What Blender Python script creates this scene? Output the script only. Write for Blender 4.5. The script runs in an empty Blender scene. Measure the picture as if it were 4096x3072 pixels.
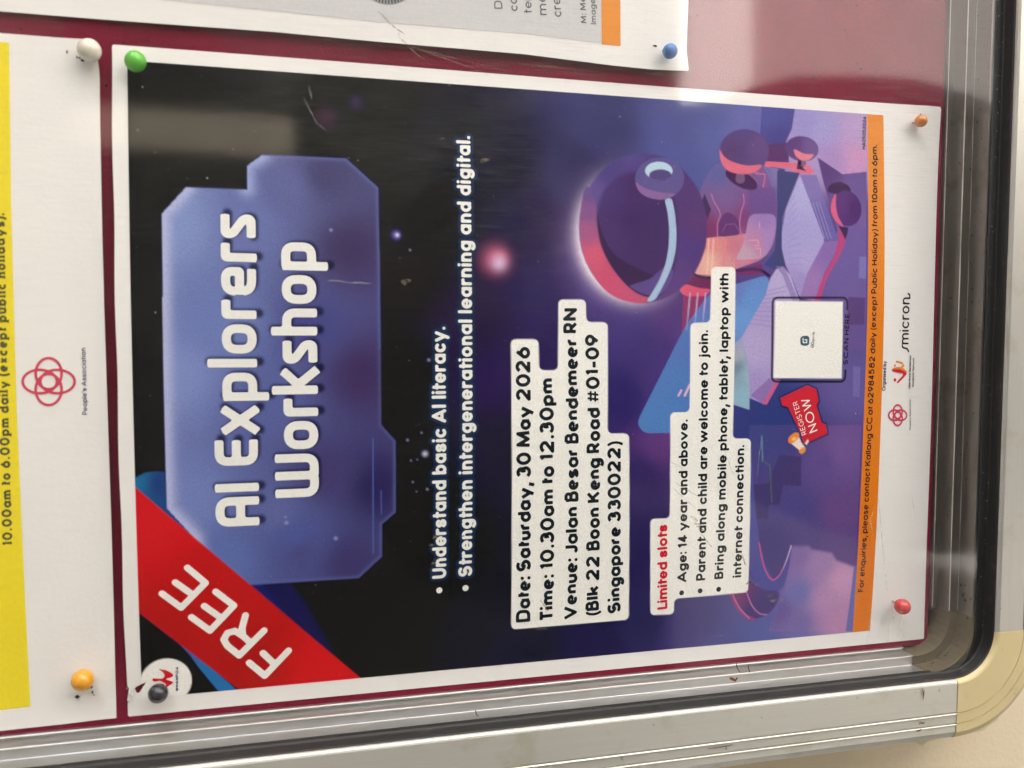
import bpy, math, random
import numpy as np
from mathutils import Matrix, Vector
random.seed(7); rng = np.random.default_rng(7)
C = bpy.context.scene.collection
sc = bpy.context.scene
MM = 0.001
# ------------------------------------------------------------------ camera
# poster coordinates in mm: X right, Z up along the wall, D out of the wall towards the viewer
Rc = np.array([[0.0018409848810229175, -0.9704640202468127, 0.2412388778390875],
               [-0.9983143846752628, 0.012210377997176072, 0.05673884048531086],
               [-0.058008621127547254, -0.24093669723717964, -0.968805712100894]])
Cc = np.array([122.28541664, 243.12575366, 290.28096973])
FPX = 3450.0
def W3(x, z, d): return (x*MM, -d*MM, z*MM)
def v3(a): return Vector((a[0], -a[2], a[1]))
cam_d = bpy.data.cameras.new('camera'); cam = bpy.data.objects.new('camera', cam_d); C.objects.link(cam)
rx, ry, rz = v3(Rc[0]), -v3(Rc[1]), -v3(Rc[2])
m = Matrix(((rx.x, ry.x, rz.x, 0), (rx.y, ry.y, rz.y, 0), (rx.z, ry.z, rz.z, 0), (0, 0, 0, 1)))
m.translation = Vector(W3(*Cc)); cam.matrix_world = m
cam_d.sensor_width = 36; cam_d.lens = FPX/4096*36; cam_d.clip_start = 0.01; cam_d.clip_end = 200
cam_d.dof.use_dof = True; cam_d.dof.focus_distance = 0.318; cam_d.dof.aperture_fstop = 11.0
sc.camera = cam
# ------------------------------------------------------------------ light
SUN_EL, SUN_AZ = math.radians(48), math.radians(98)      # azimuth measured from straight out of the wall, towards the right
wd = bpy.data.worlds.new("World"); sc.world = wd; wd.use_nodes = True
nt = wd.node_tree; bg = nt.nodes['Background']
sky = nt.nodes.new('ShaderNodeTexSky'); sky.sky_type = 'NISHITA'; sky.sun_disc = False
sky.sun_elevation = SUN_EL; sky.sun_rotation = math.radians(180) - SUN_AZ
sky.dust_density = 4.0; sky.air_density = 1.0; sky.ozone_density = 0.6
nt.links.new(sky.outputs[0], bg.inputs[0]); bg.inputs[1].default_value = 0.10
sd = bpy.data.lights.new('sun', 'SUN'); so = bpy.data.objects.new('sun', sd); C.objects.link(so)
sd.energy = 4.5; sd.angle = math.radians(0.5); sd.color = (1.0, 0.975, 0.94)
sdir = Vector((math.sin(SUN_AZ)*math.cos(SUN_EL), -math.cos(SUN_AZ)*math.cos(SUN_EL), math.sin(SUN_EL)))
so.rotation_euler = sdir.to_track_quat('Z', 'Y').to_euler(); so.location = (1, -1, 1)
vs = sc.view_settings; vs.view_transform = 'Standard'; vs.look = 'None'; vs.gamma = 1; vs.use_curve_mapping = False
vs.exposure = 3.17
sc.cycles.use_denoising = True; sc.cycles.max_bounces = 8; sc.cycles.transparent_max_bounces = 12

# ------------------------------------------------------------------ helpers
def lin(c):
    c = np.asarray(c, float)/255
    return np.where(c <= 0.04045, c/12.92, ((c+0.055)/1.055)**2.4)
GAIN, VEIL = 0.95, np.array([0.012, 0.012, 0.012])
def ink(c):                                    # ink colour seen through the dusty pane -> base colour
    return np.clip((lin(c)-VEIL)/GAIN, 0.0025, 0.86)
def smooth(x): x = np.clip(x, 0, 1); return x*x*(3-2*x)
def lift(x, z):                                # how far the main poster stands off the board, mm
    x = np.asarray(x, float); z = np.asarray(z, float)
    a = np.sin(np.pi*np.clip(x/210, 0, 1))
    d = 0.2 + 4.2*a**0.9*smooth((z+1)/27.0)
    d = d + 0.9*np.exp(-((x-215)/14)**2-((z-6)/12)**2)
    d = d + 0.4*a*np.sin(x*0.045+1.2)*np.sin(z*0.031)*smooth(z/40) + 0.25*np.sin(z*0.09+x*0.02)*a
    return d
def flat0(x, z): return np.zeros_like(np.asarray(x, float))
def un(P, d=0.0):
    P = np.atleast_2d(np.asarray(P, float))
    ray = np.stack([(P[:, 0]-2048)/FPX, (P[:, 1]-1536)/FPX, np.ones(len(P))], 1) @ Rc
    k = (d-Cc[2])/ray[:, 2]
    return Cc[None, :2]+k[:, None]*ray[:, :2]
def on(P, surf=lift):                          # photograph points -> mm on a (slightly bulging) sheet
    d = 0.0
    for _ in range(5):
        q = un(P, d); d = surf(q[:, 0], q[:, 1])
    return q
def Zm(x0, y0, k, pts): return [(x0+u/k, y0+v/k) for u, v in pts]
def ZA(p): return Zm(2200, 400, 1.7015, p)
def ZB(p): return Zm(2500, 1000, 2.011, p)
def ZC(p): return Zm(2500, 1700, 2.011, p)
def ZD(p): return Zm(450, 500, 1.8433, p)
def ZE(p): return Zm(450, 1700, 1.8433, p)
def ZF(p): return Zm(0, 2247, 2.011, p)

def new_obj(name, me, mat=None, parent=None):
    o = bpy.data.objects.new(name, me); C.objects.link(o)
    if mat: me.materials.append(mat)
    if parent: o.parent = parent
    return o
def mesh_np(name, V, faces, mat=None, parent=None, cols=None, smooth_=False):
    me = bpy.data.meshes.new(name)
    if isinstance(faces, np.ndarray):
        n, k = faces.shape
        me.vertices.add(len(V)); me.vertices.foreach_set('co', np.asarray(V, np.float32).ravel())
        me.loops.add(n*k); me.loops.foreach_set('vertex_index', faces.astype(np.int32).ravel())
        me.polygons.add(n); me.polygons.foreach_set('loop_start', np.arange(0, n*k, k, dtype=np.int32))
        me.update(calc_edges=True)
    else:
        me.from_pydata([tuple(map(float, v)) for v in V], [], faces); me.update()
    if cols is not None:
        at = me.color_attributes.new('ink', 'FLOAT_COLOR', 'POINT')
        at.data.foreach_set('color', np.concatenate([cols, np.ones((len(cols), 1))], 1).astype(np.float32).ravel())
    if smooth_: me.polygons.foreach_set('use_smooth', np.ones(len(me.polygons), bool))
    return new_obj(name, me, mat, parent)
def empty(name, loc, label, cat, group=None):
    o = bpy.data.objects.new(name, None); C.objects.link(o); o.location = loc; o.empty_display_size = 0.01
    o['label'] = label; o['category'] = cat
    if group: o['group'] = group
    return o
def mat_new(name):
    mt = bpy.data.materials.new(name); mt.use_nodes = True
    return mt, mt.node_tree, mt.node_tree.nodes['Principled BSDF']
def N(nt, typ, **kw):
    n = nt.nodes.new(typ)
    for k, v in kw.items():
        if k.startswith('i_'): n.inputs[int(k[2:]) if k[2:].isdigit() else k[2:]].default_value = v
        else: setattr(n, k, v)
    return n
def coords(nt, scale=(1, 1, 1), rot=(0, 0, 0)):
    g = N(nt, 'ShaderNodeNewGeometry'); mp = N(nt, 'ShaderNodeMapping')
    mp.inputs['Scale'].default_value = scale; mp.inputs['Rotation'].default_value = rot
    nt.links.new(g.outputs['Position'], mp.inputs['Vector']); return mp.outputs[0]
def ramp(nt, fac, stops):
    r = N(nt, 'ShaderNodeValToRGB'); e = r.color_ramp.elements
    e[0].position, e[0].color = stops[0][0], (*stops[0][1], 1); e[1].position, e[1].color = stops[-1][0], (*stops[-1][1], 1)
    for p, c in stops[1:-1]:
        x = e.new(p); x.color = (*c, 1)
    nt.links.new(fac, r.inputs[0]); return r.outputs[0]
def noise(nt, vec, scale, detail=3, rough=0.6):
    n = N(nt, 'ShaderNodeTexNoise'); n.inputs['Scale'].default_value = scale; n.inputs['Detail'].default_value = detail
    n.inputs['Roughness'].default_value = rough; nt.links.new(vec, n.inputs['Vector']); return n.outputs['Fac']
def mix(nt, a, b, fac, mode='MIX'):
    n = N(nt, 'ShaderNodeMix', data_type='RGBA', blend_type=mode)
    for s, v in ((6, a), (7, b)):
        if hasattr(v, 'default_value') or hasattr(v, 'links'): nt.links.new(v, n.inputs[s])
        else: n.inputs[s].default_value = (*v, 1)
    if isinstance(fac, (int, float)): n.inputs[0].default_value = fac
    else: nt.links.new(fac, n.inputs[0])
    return n.outputs[2]
def bump(nt, b, h, strength, dist):
    n = N(nt, 'ShaderNodeBump'); n.inputs['Strength'].default_value = strength; n.inputs['Distance'].default_value = dist
    nt.links.new(h, n.inputs['Height']); nt.links.new(n.outputs[0], b.inputs['Normal'])

# ------------------------------------------------------------------ materials
def flat_ink(name, rgb, rough=0.6):
    mt, nt, b = mat_new(name)
    v = coords(nt); f = noise(nt, v, 900, 2)
    c = ink(rgb); c2 = tuple(c*0.86); 
    nt.links.new(mix(nt, tuple(c), c2, f), b.inputs['Base Color']); b.inputs['Roughness'].default_value = rough
    b.inputs['Specular IOR Level'].default_value = 0.08
    return mt
def print_mat():
    mt, nt, b = mat_new('printed_ink')
    a = N(nt, 'ShaderNodeAttribute'); a.attribute_name = 'ink'
    v = coords(nt); f = noise(nt, v, 2600, 1, 0.8)
    g = ramp(nt, f, [(0.3, (0.86, 0.86, 0.86)), (0.7, (1.08, 1.08, 1.08))])
    nt.links.new(mix(nt, a.outputs['Color'], g, 1.0, 'MULTIPLY'), b.inputs['Base Color'])
    b.inputs['Roughness'].default_value = 0.75; b.inputs['Specular IOR Level'].default_value = 0.05
    return mt
def paper_mat(name, col=(0.80, 0.785, 0.75)):
    mt, nt, b = mat_new(name)
    v = coords(nt); f = noise(nt, v, 60, 4); f2 = noise(nt, v, 700, 2)
    c = mix(nt, col, tuple(x*0.94 for x in col), f)
    nt.links.new(c, b.inputs['Base Color']); b.inputs['Roughness'].default_value = 0.7
    b.inputs['Specular IOR Level'].default_value = 0.2
    s = N(nt, 'ShaderNodeMath', operation='ADD'); nt.links.new(f, s.inputs[0]); nt.links.new(f2, s.inputs[1])
    bump(nt, b, s.outputs[0], 0.10, 0.0006)
    return mt
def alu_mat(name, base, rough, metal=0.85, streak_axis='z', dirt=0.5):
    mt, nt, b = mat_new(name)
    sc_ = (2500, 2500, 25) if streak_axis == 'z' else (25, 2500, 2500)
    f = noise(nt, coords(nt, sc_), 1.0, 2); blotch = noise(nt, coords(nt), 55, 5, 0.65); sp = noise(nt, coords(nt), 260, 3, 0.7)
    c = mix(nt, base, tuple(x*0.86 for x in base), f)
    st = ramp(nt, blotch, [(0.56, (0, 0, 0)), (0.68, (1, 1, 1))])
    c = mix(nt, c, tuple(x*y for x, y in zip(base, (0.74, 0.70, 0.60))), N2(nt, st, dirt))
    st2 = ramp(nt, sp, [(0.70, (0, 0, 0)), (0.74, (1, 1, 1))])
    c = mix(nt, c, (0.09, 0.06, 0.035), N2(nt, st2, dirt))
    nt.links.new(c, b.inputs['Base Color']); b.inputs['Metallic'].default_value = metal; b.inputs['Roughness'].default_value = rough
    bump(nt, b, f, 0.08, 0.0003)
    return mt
def N2(nt, sock, k):
    n = N(nt, 'ShaderNodeMath', operation='MULTIPLY'); nt.links.new(sock, n.inputs[0]); n.inputs[1].default_value = k
    return n.outputs[0]
M_print = print_mat(); M_paper = paper_mat('white_paper'); M_silver = paper_mat('grey_printed_paper', (0.72, 0.72, 0.70))
M_alu_l = alu_mat('dull_aluminium_left', (0.64, 0.63, 0.56), 0.34, metal=.5)
M_alu_b = alu_mat('dull_aluminium_bottom', (0.52, 0.51, 0.46), 0.36, metal=.5, streak_axis='x')
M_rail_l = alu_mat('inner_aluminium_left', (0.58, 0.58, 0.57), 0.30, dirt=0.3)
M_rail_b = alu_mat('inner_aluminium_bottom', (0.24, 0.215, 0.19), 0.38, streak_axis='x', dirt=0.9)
def plastic(name, c, rough, dirt=(0.2, 0.15, 0.07), k=0.3, scale=90):
    mt, nt, b = mat_new(name); v = coords(nt); f = noise(nt, v, scale, 5, 0.65); g = noise(nt, v, 14, 3)
    st = ramp(nt, f, [(0.58, (0, 0, 0)), (0.72, (1, 1, 1))])
    cc = mix(nt, c, tuple(x*0.85 for x in c), g)
    nt.links.new(mix(nt, cc, dirt, N2(nt, st, k)), b.inputs['Base Color']); b.inputs['Roughness'].default_value = rough
    bump(nt, b, f, 0.1, 0.0003); return mt
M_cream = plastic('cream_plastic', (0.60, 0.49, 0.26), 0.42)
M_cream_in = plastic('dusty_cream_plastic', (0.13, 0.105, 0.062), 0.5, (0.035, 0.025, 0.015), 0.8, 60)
M_rubber = plastic('black_rubber', (0.007, 0.0065, 0.006), 0.62, (0.07, 0.06, 0.045), 0.35, 200)
def felt_mat():
    mt, nt, b = mat_new('burgundy_felt'); v = coords(nt)
    f = noise(nt, v, 1300, 4, 0.75); g = noise(nt, v, 55, 5)
    c = mix(nt, (0.17, 0.004, 0.024), (0.27, 0.014, 0.045), f)
    c = mix(nt, c, (0.10, 0.004, 0.016), N2(nt, g, 0.7))
    vo = N(nt, 'ShaderNodeTexVoronoi'); vo.inputs['Scale'].default_value = 210; nt.links.new(v, vo.inputs['Vector'])
    g2 = noise(nt, v, 28, 2)
    h = ramp(nt, vo.outputs['Distance'], [(0.05, (1, 1, 1)), (0.12, (0, 0, 0))])
    gate = ramp(nt, g2, [(0.45, (0, 0, 0)), (0.6, (1, 1, 1))])
    mm = N(nt, 'ShaderNodeMath', operation='MULTIPLY'); nt.links.new(h, mm.inputs[0]); nt.links.new(gate, mm.inputs[1])
    c = mix(nt, c, (0.02, 0.004, 0.008), mm.outputs[0])
    nt.links.new(c, b.inputs['Base Color']); b.inputs['Roughness'].default_value = 0.95; b.inputs['Specular IOR Level'].default_value = 0.1
    s = N(nt, 'ShaderNodeMath', operation='SUBTRACT'); nt.links.new(f, s.inputs[0]); nt.links.new(mm.outputs[0], s.inputs[1])
    bump(nt, b, s.outputs[0], 0.5, 0.0006); return mt
M_felt = felt_mat()
def wall_mat():
    mt, nt, b = mat_new('beige_wall_paint'); v = coords(nt); f = noise(nt, v, 35, 5); g = noise(nt, v, 500, 3)
    nt.links.new(mix(nt, (0.66, 0.56, 0.39), (0.74, 0.64, 0.47), f), b.inputs['Base Color']); b.inputs['Roughness'].default_value = 0.85
    bump(nt, b, g, 0.3, 0.0008); return mt
M_wall = wall_mat()
def pane_mat():
    mt, nt, b = mat_new('scratched_acrylic'); nt.nodes.remove(b); out = nt.nodes['Material Output']
    tr = N(nt, 'ShaderNodeBsdfTransparent'); gl = N(nt, 'ShaderNodeBsdfGlossy'); df = N(nt, 'ShaderNodeBsdfDiffuse')
    gl.inputs['Roughness'].default_value = 0.06
    fr = N(nt, 'ShaderNodeLayerWeight'); fr.inputs['Blend'].default_value = 0.5      # Schlick reflectance, same from both sides
    pw = N(nt, 'ShaderNodeMath', operation='POWER'); nt.links.new(fr.outputs['Facing'], pw.inputs[0]); pw.inputs[1].default_value = 5
    ma = N(nt, 'ShaderNodeMath', operation='MULTIPLY_ADD', use_clamp=True); nt.links.new(pw.outputs[0], ma.inputs[0]); ma.inputs[1].default_value = 0.9; ma.inputs[2].default_value = 0.058
    mul = ma.outputs[0]
    m1 = N(nt, 'ShaderNodeMixShader'); nt.links.new(mul, m1.inputs[0]); nt.links.new(tr.outputs[0], m1.inputs[1]); nt.links.new(gl.outputs[0], m1.inputs[2])
    df.inputs['Color'].default_value = (0.66, 0.67, 0.66, 1)
    a1 = noise(nt, coords(nt, (2400, 1, 70), (0, math.radians(4), 0)), 1.0, 2, 0.7)
    a2 = noise(nt, coords(nt, (900, 1, 60), (0, math.radians(-16), 0)), 1.0, 2, 0.7)
    big = noise(nt, coords(nt), 16, 4, 0.6); spk = noise(nt, coords(nt), 330, 3, 0.75)
    s1 = ramp(nt, a1, [(0.40, (0, 0, 0)), (0.75, (0.10, 0.10, 0.10))])
    s2 = ramp(nt, a2, [(0.60, (0, 0, 0)), (0.72, (0.10, 0.10, 0.10))])
    b2a = ramp(nt, big, [(0.38, (0.25, 0.25, 0.25)), (0.68, (1, 1, 1))])
    gp = N(nt, 'ShaderNodeNewGeometry'); sx = N(nt, 'ShaderNodeSeparateXYZ'); nt.links.new(gp.outputs['Position'], sx.inputs[0])
    mr = N(nt, 'ShaderNodeMapRange'); nt.links.new(sx.outputs['X'], mr.inputs[0]); mr.inputs[1].default_value = 0.06; mr.inputs[2].default_value = 0.21; mr.inputs[3].default_value = 0.18; mr.inputs[4].default_value = 1.0
    b2m = N(nt, 'ShaderNodeMath', operation='MULTIPLY'); nt.links.new(b2a, b2m.inputs[0]); nt.links.new(mr.outputs[0], b2m.inputs[1]); b2 = b2m.outputs[0]      # dust made denser rightwards to stand in for the reflected veil
    s3 = ramp(nt, spk, [(0.69, (0, 0, 0)), (0.76, (0.22, 0.22, 0.22))])
    ad = N(nt, 'ShaderNodeMath', operation='ADD'); nt.links.new(s1, ad.inputs[0]); nt.links.new(s2, ad.inputs[1])
    mu = N(nt, 'ShaderNodeMath', operation='MULTIPLY'); nt.links.new(ad.outputs[0], mu.inputs[0]); nt.links.new(b2, mu.inputs[1])
    mu3 = N(nt, 'ShaderNodeMath', operation='MULTIPLY'); nt.links.new(s3, mu3.inputs[0]); nt.links.new(b2, mu3.inputs[1])
    ad2 = N(nt, 'ShaderNodeMath', operation='ADD'); nt.links.new(mu.outputs[0], ad2.inputs[0]); nt.links.new(mu3.outputs[0], ad2.inputs[1])
    ad3 = N(nt, 'ShaderNodeMath', operation='ADD'); nt.links.new(ad2.outputs[0], ad3.inputs[0]); ad3.inputs[1].default_value = 0.004
    m2 = N(nt, 'ShaderNodeMixShader'); nt.links.new(ad3.outputs[0], m2.inputs[0]); nt.links.new(m1.outputs[0], m2.inputs[1]); nt.links.new(df.outputs[0], m2.inputs[2])
    nt.links.new(m2.outputs[0], out.inputs[0]); return mt
M_pane = pane_mat()

# ------------------------------------------------------------------ setting: wall, ground
def box(V, F, x0, x1, d0, d1, z0, z1):
    n = len(V)
    for x in (x0, x1):
        for d in (d0, d1):
            for z in (z0, z1): V.append(W3(x, z, d))
    F += [[n+i for i in f] for f in ((0, 1, 3, 2), (4, 6, 7, 5), (0, 4, 5, 1), (2, 3, 7, 6), (0, 2, 6, 4), (1, 5, 7, 3))]
def structure(o): o['kind'] = 'structure'; return o
WALL_D = -22.0
V, F = [], []; box(V, F, -3000, 3000, WALL_D-150, WALL_D, -1350, 1300)
structure(mesh_np('wall', V, F, M_wall))
mt_g, nt_g, b_g = mat_new('pale_floor'); vg = coords(nt_g); fg = noise(nt_g, vg, 3, 5)
nt_g.links.new(mix(nt_g, (0.28, 0.265, 0.25), (0.36, 0.345, 0.325), fg), b_g.inputs['Base Color']); b_g.inputs['Roughness'].default_value = 0.7
structure(mesh_np('ground', [(-60, -60, -1.35), (60, -60, -1.35), (60, 3, -1.35), (-60, 3, -1.35)], [[0, 1, 2, 3]], mt_g))


mt_k, nt_k, b_k = mat_new('sunlit_strip_tone'); vk = coords(nt_k); fk = noise(nt_k, vk, 3, 5)
nt_k.links.new(mix(nt_k, (0.80, 0.78, 0.74), (0.86, 0.84, 0.80), fk), b_k.inputs['Base Color']); b_k.inputs['Roughness'].default_value = 0.7
structure(mesh_np('sunlit_strip', [(-9, -3.185, -1.346), (6, -3.185, -1.346), (6, -2.58, -1.346), (-9, -2.58, -1.346)], [[0, 1, 2, 3]], mt_k))  # pale colour stands for sunlit ground reflected in the door
# the surroundings the clear door reflects: covered walkway ceiling, an added far wall, the photographer holding the phone
mt_c, nt_c, b_c = mat_new('ceiling_paint'); vc = coords(nt_c); fc = noise(nt_c, vc, 2, 4)
nt_c.links.new(mix(nt_c, (0.20, 0.195, 0.175), (0.26, 0.25, 0.22), fc), b_c.inputs['Base Color']); b_c.inputs['Roughness'].default_value = 0.9
V, F = [], []; box(V, F, -6000, 1900, WALL_D, 3600, 1300, 1500); structure(mesh_np('ceiling', V, F, mt_c))
V, F = [], []; box(V, F, -6000, 1900, 3190, 3440, 1050, 1299); structure(mesh_np('ceiling_beam', V, F, mt_c))
mt_p, nt_p, b_p = mat_new('dark_reflected_wall'); vp = coords(nt_p); fp = noise(nt_p, vp, 4, 4)
nt_p.links.new(mix(nt_p, (0.030, 0.030, 0.026), (0.055, 0.05, 0.04), fp), b_p.inputs['Base Color']); b_p.inputs['Roughness'].default_value = 0.9
V, F = [], []; box(V, F, -9000, 2600, 3190, 3350, -1350, 250); box(V, F, -9000, 800, 3190, 3350, 250.5, 1048); box(V, F, 985, 1880, 3190, 3350, 250.5, 1048); o_ = mesh_np('reflected_wall', V, F, mt_p); o_['label'] = 'unseen dark wall shaped for the stripe reflected in the door'; o_['category'] = 'wall'  # unseen wall; its height and opening shape the door's reflections

mt_f, nt_f, b_f = mat_new('reflected_brown'); vf = coords(nt_f); ff = noise(nt_f, vf, .7, 4)
nt_f.links.new(mix(nt_f, (0.46, 0.38, 0.26), (0.54, 0.46, 0.33), ff), b_f.inputs['Base Color']); b_f.inputs['Roughness'].default_value = 0.9
V, F = [], []; box(V, F, -20000, 14000, 18000, 24000, -1350, 9000); o_ = mesh_np('reflected_block', V, F, mt_f); o_['label'] = 'unseen brown block added for the stripe reflected in the door'; o_['category'] = 'reflected_block'  # unseen block added to fill the wall opening with brown
# ------------------------------------------------------------------ notice board frame
board = empty('notice_board', W3(100, 150, WALL_D), 'aluminium framed notice board with burgundy felt behind a scratched clear door', 'notice board')
def bpart(name, V, F, mat, label=None, sm=False):
    o = mesh_np(name, V, F, mat, None, smooth_=sm); o.parent = board
    o.matrix_parent_inverse = Matrix.Translation(-board.location)
    if label: o['label'] = label
    return o
V, F = [], []; box(V, F, -2, 430, -8, 0, -1.6, 620); bpart('felt_panel', V, F, M_felt)
V, F = [], []; box(V, F, -30, 440, WALL_D+0.2, -8.2, -32, 640); bpart('back_box', V, F, M_rail_l)
# profile points (offset outwards from the felt edge, depth)
def sweep_line(prof, axis, base, a0, a1, cap=True, n=1):
    """extrude a profile: axis 'z' = rail along Z on the left (offset goes to -X), axis 'x' = rail along X at the bottom"""
    V, F = [], []; k = len(prof)
    for i in range(n+1):
        a = a0+(a1-a0)*i/n
        for o_, d_ in prof:
            V.append(W3(base-o_, a, d_) if axis == 'z' else W3(a, base-o_, d_))
    for i in range(n):
        for j in range(k-1):
            p = i*k+j; F.append([p, p+1, p+k+1, p+k] if axis == 'z' else [p, p+k, p+k+1, p+1])
    if cap:
        F.append(list(range(k))); F.append([n*k+j for j in range(k)][::-1])
    return V, F
def rnd(pts, r, seg=4):
    """round the corners of an open profile"""
    out = [pts[0]]
    for a, b, c in zip(pts[:-2], pts[1:-1], pts[2:]):
        a, b, c = map(np.array, (a, b, c)); u = a-b; v = c-b; lu, lv = np.linalg.norm(u), np.linalg.norm(v)
        q = min(r, lu*0.45, lv*0.45); p0 = b+u/lu*q; p1 = b+v/lv*q
        for t in np.linspace(0, 1, seg): out.append(tuple((1-t)**2*p0+2*t*(1-t)*b+t*t*p1))
    out.append(pts[-1]); return out
inner_l = rnd([(-0.1, -3), (-0.1, 1.5), (0.4, 1.5), (0.4, 0.7), (1.15, 0.7), (1.15, 7.0), (1.7, 7.0), (1.7, 6.6), (5.0, 6.6), (5.0, 14.5), (5.6, 14.5), (5.6, 14.1), (7.5, 14.1), (7.5, -3)], 0.22, 4)
inner_b = rnd([(-0.1, -3), (-0.1, 1.5), (0.4, 1.5), (0.4, 0.7), (3.2, 0.7), (3.2, 7.0), (3.75, 7.0), (3.75, 6.6), (7.4, 6.6), (7.4, 14.5), (7.9, 14.5), (7.9, 14.1), (13.5, 14.1), (13.5, -3)], 0.22, 4)
XL, ZB0 = -2.0, -2.0                       # felt edge, left and bottom
bpart('inner_rail', *sweep_line(inner_l, 'z', XL, 10.5, 620), M_rail_l, sm=False)
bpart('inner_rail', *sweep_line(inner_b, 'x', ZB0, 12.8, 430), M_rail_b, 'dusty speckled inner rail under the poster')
# curved profile sweep around a corner (quarter turn), centre (cx,cz); radii measured from centre
def sweep_arc(prof_l, prof_b, cx, cz, seg=22, p=1.0):
    """prof_*: absolute distances from the centre and depth for the left end and the bottom end, blended"""
    V, F = [], []; k = len(prof_l)
    for i in range(seg+1):
        t = i/seg; an = math.pi+t*math.pi/2
        for (r0, d0), (r1, d1) in zip(prof_l, prof_b):
            r = r0+(r1-r0)*smooth(t); d = d0+(d1-d0)*t
            V.append(W3(cx-r*abs(math.cos(an))**p, cz-r*abs(math.sin(an))**p, d))
    for i in range(seg):
        for j in range(k-1):
            p = i*k+j; F.append([p, p+k, p+k+1, p+1])
    F.append(list(range(k))[::-1]); F.append([seg*k+j for j in range(k)])
    return V, F
# inner corner piece, chunky chamfered steps
cxi, czi = 12.8, 10.5
il = [(cxi-(XL-o_), d_) for o_, d_ in inner_l]; ib = [(czi-(ZB0-o_), d_) for o_, d_ in inner_b]
V, F = sweep_arc([(cxi-(XL-1.3), -3)]+[(r, d+0.25 if d > 0 else d) for r, d in il[-30:]], [(czi-(ZB0-3.3), -3)]+[(r, d+0.25 if d > 0 else d) for r, d in ib[-30:]], cxi, czi, 10, 0.8)
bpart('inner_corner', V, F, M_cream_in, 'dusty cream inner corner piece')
# filler of felt edge behind the inner corner is the felt itself; black gasket
gl = rnd([(4.9, 13.0), (4.9, 14.8), (5.6, 15.4), (6.0, 19.3), (6.5, 19.7), (9.5, 19.7), (9.5, 13.0)], 0.5, 4)
gb = rnd([(8.6, 13.0), (8.6, 14.8), (12.2, 15.3), (12.6, 19.3), (13.1, 19.7), (16.0, 19.7), (16.0, 13.0)], 0.5, 4)
CX, CZ = 8.6, 2.0                          # start of the corner: rails end here
bpart('gasket', *sweep_line(gl, 'z', XL, CZ, 620), M_rubber)
bpart('gasket', *sweep_line(gb, 'x', ZB0, CX, 430), M_rubber)
V, F = sweep_arc([(CX-(XL-o_), d_) for o_, d_ in gl], [(CZ-(ZB0-o_), d_) for o_, d_ in gb], CX, CZ, 26)
bpart('gasket', V, F, M_rubber)
def outer(o0, g1, g2, w, ridge=1.0):
    return rnd([(o0+0.3, 12), (o0, 18.6), (o0+0.5, 20.6), (o0+1.4, 21.0)], 0.7, 5) + \
        [(g1-0.2, 21.0), (g1-0.12, 20.4), (g1+0.1, 20.4), (g1+0.22, 20.9+.2*ridge), (g1+0.42, 20.95+.47*ridge), (g1+0.62, 20.9+.4*ridge), (g1+0.9, 20.85), (g2-0.2, 20.85), (g2-0.12, 20.3), (g2+0.1, 20.3), (g2+0.22, 20.8+.15*ridge), (g2+0.42, 20.82+.43*ridge), (g2+0.62, 20.78+.37*ridge), (g2+0.95, 20.75)] + \
        rnd([(w-3.2, 20.8), (w, 19.2), (w+0.4, 12), (w-1, WALL_D+0.3)], 3.0, 6)
oul = outer(6.2, 18.9, 23.1, 29.6); oub = outer(12.9, 25.2, 29.4, 36.0)
bpart('outer_rail', *sweep_line(oul, 'z', XL, CZ+0.15, 620), M_alu_l)
bpart('outer_rail', *sweep_line(oub, 'x', ZB0, CX+0.15, 430), M_alu_b)
oc = lambda pr, base, c: [(c-(base-o_), d_+(0.35 if d_ > 15 else 0)) for o_, d_ in pr]
# smooth cap with two fine grooves
V, F = sweep_arc(oc(outer(6.2, 18.9, 23.1, 29.6, 0), XL, CX), oc(outer(12.9, 25.2, 29.4, 36.0, 0), ZB0, CZ), CX, CZ, 40)
cap = bpart('corner_cap', V, F, M_cream, 'yellowed cream plastic corner cap', sm=False)
# clear door pane
V, F = [], []; box(V, F, -7.9, 430, 14.9, 17.2, -15.2, 620)
# keep the pane inside the rounded corner
F = []; V = []
outl = [(-7.9, 620), (-7.9, 4)]+[(CX+16.5*math.cos(a), 1.9+0+ (CZ+0)*0 + 17.0*math.sin(a)) for a in np.linspace(math.pi, 1.5*math.pi, 12)]+[(430, -15.1), (430, 620)]
for d in (14.95, 17.0):
    for x, z in outl: V.append(W3(x, z, d))
n = len(outl); F = [list(range(n))[::-1], [n+i for i in range(n)]]
pane = bpart('door_pane', V, [F[0][::-1]], M_pane)
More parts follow.
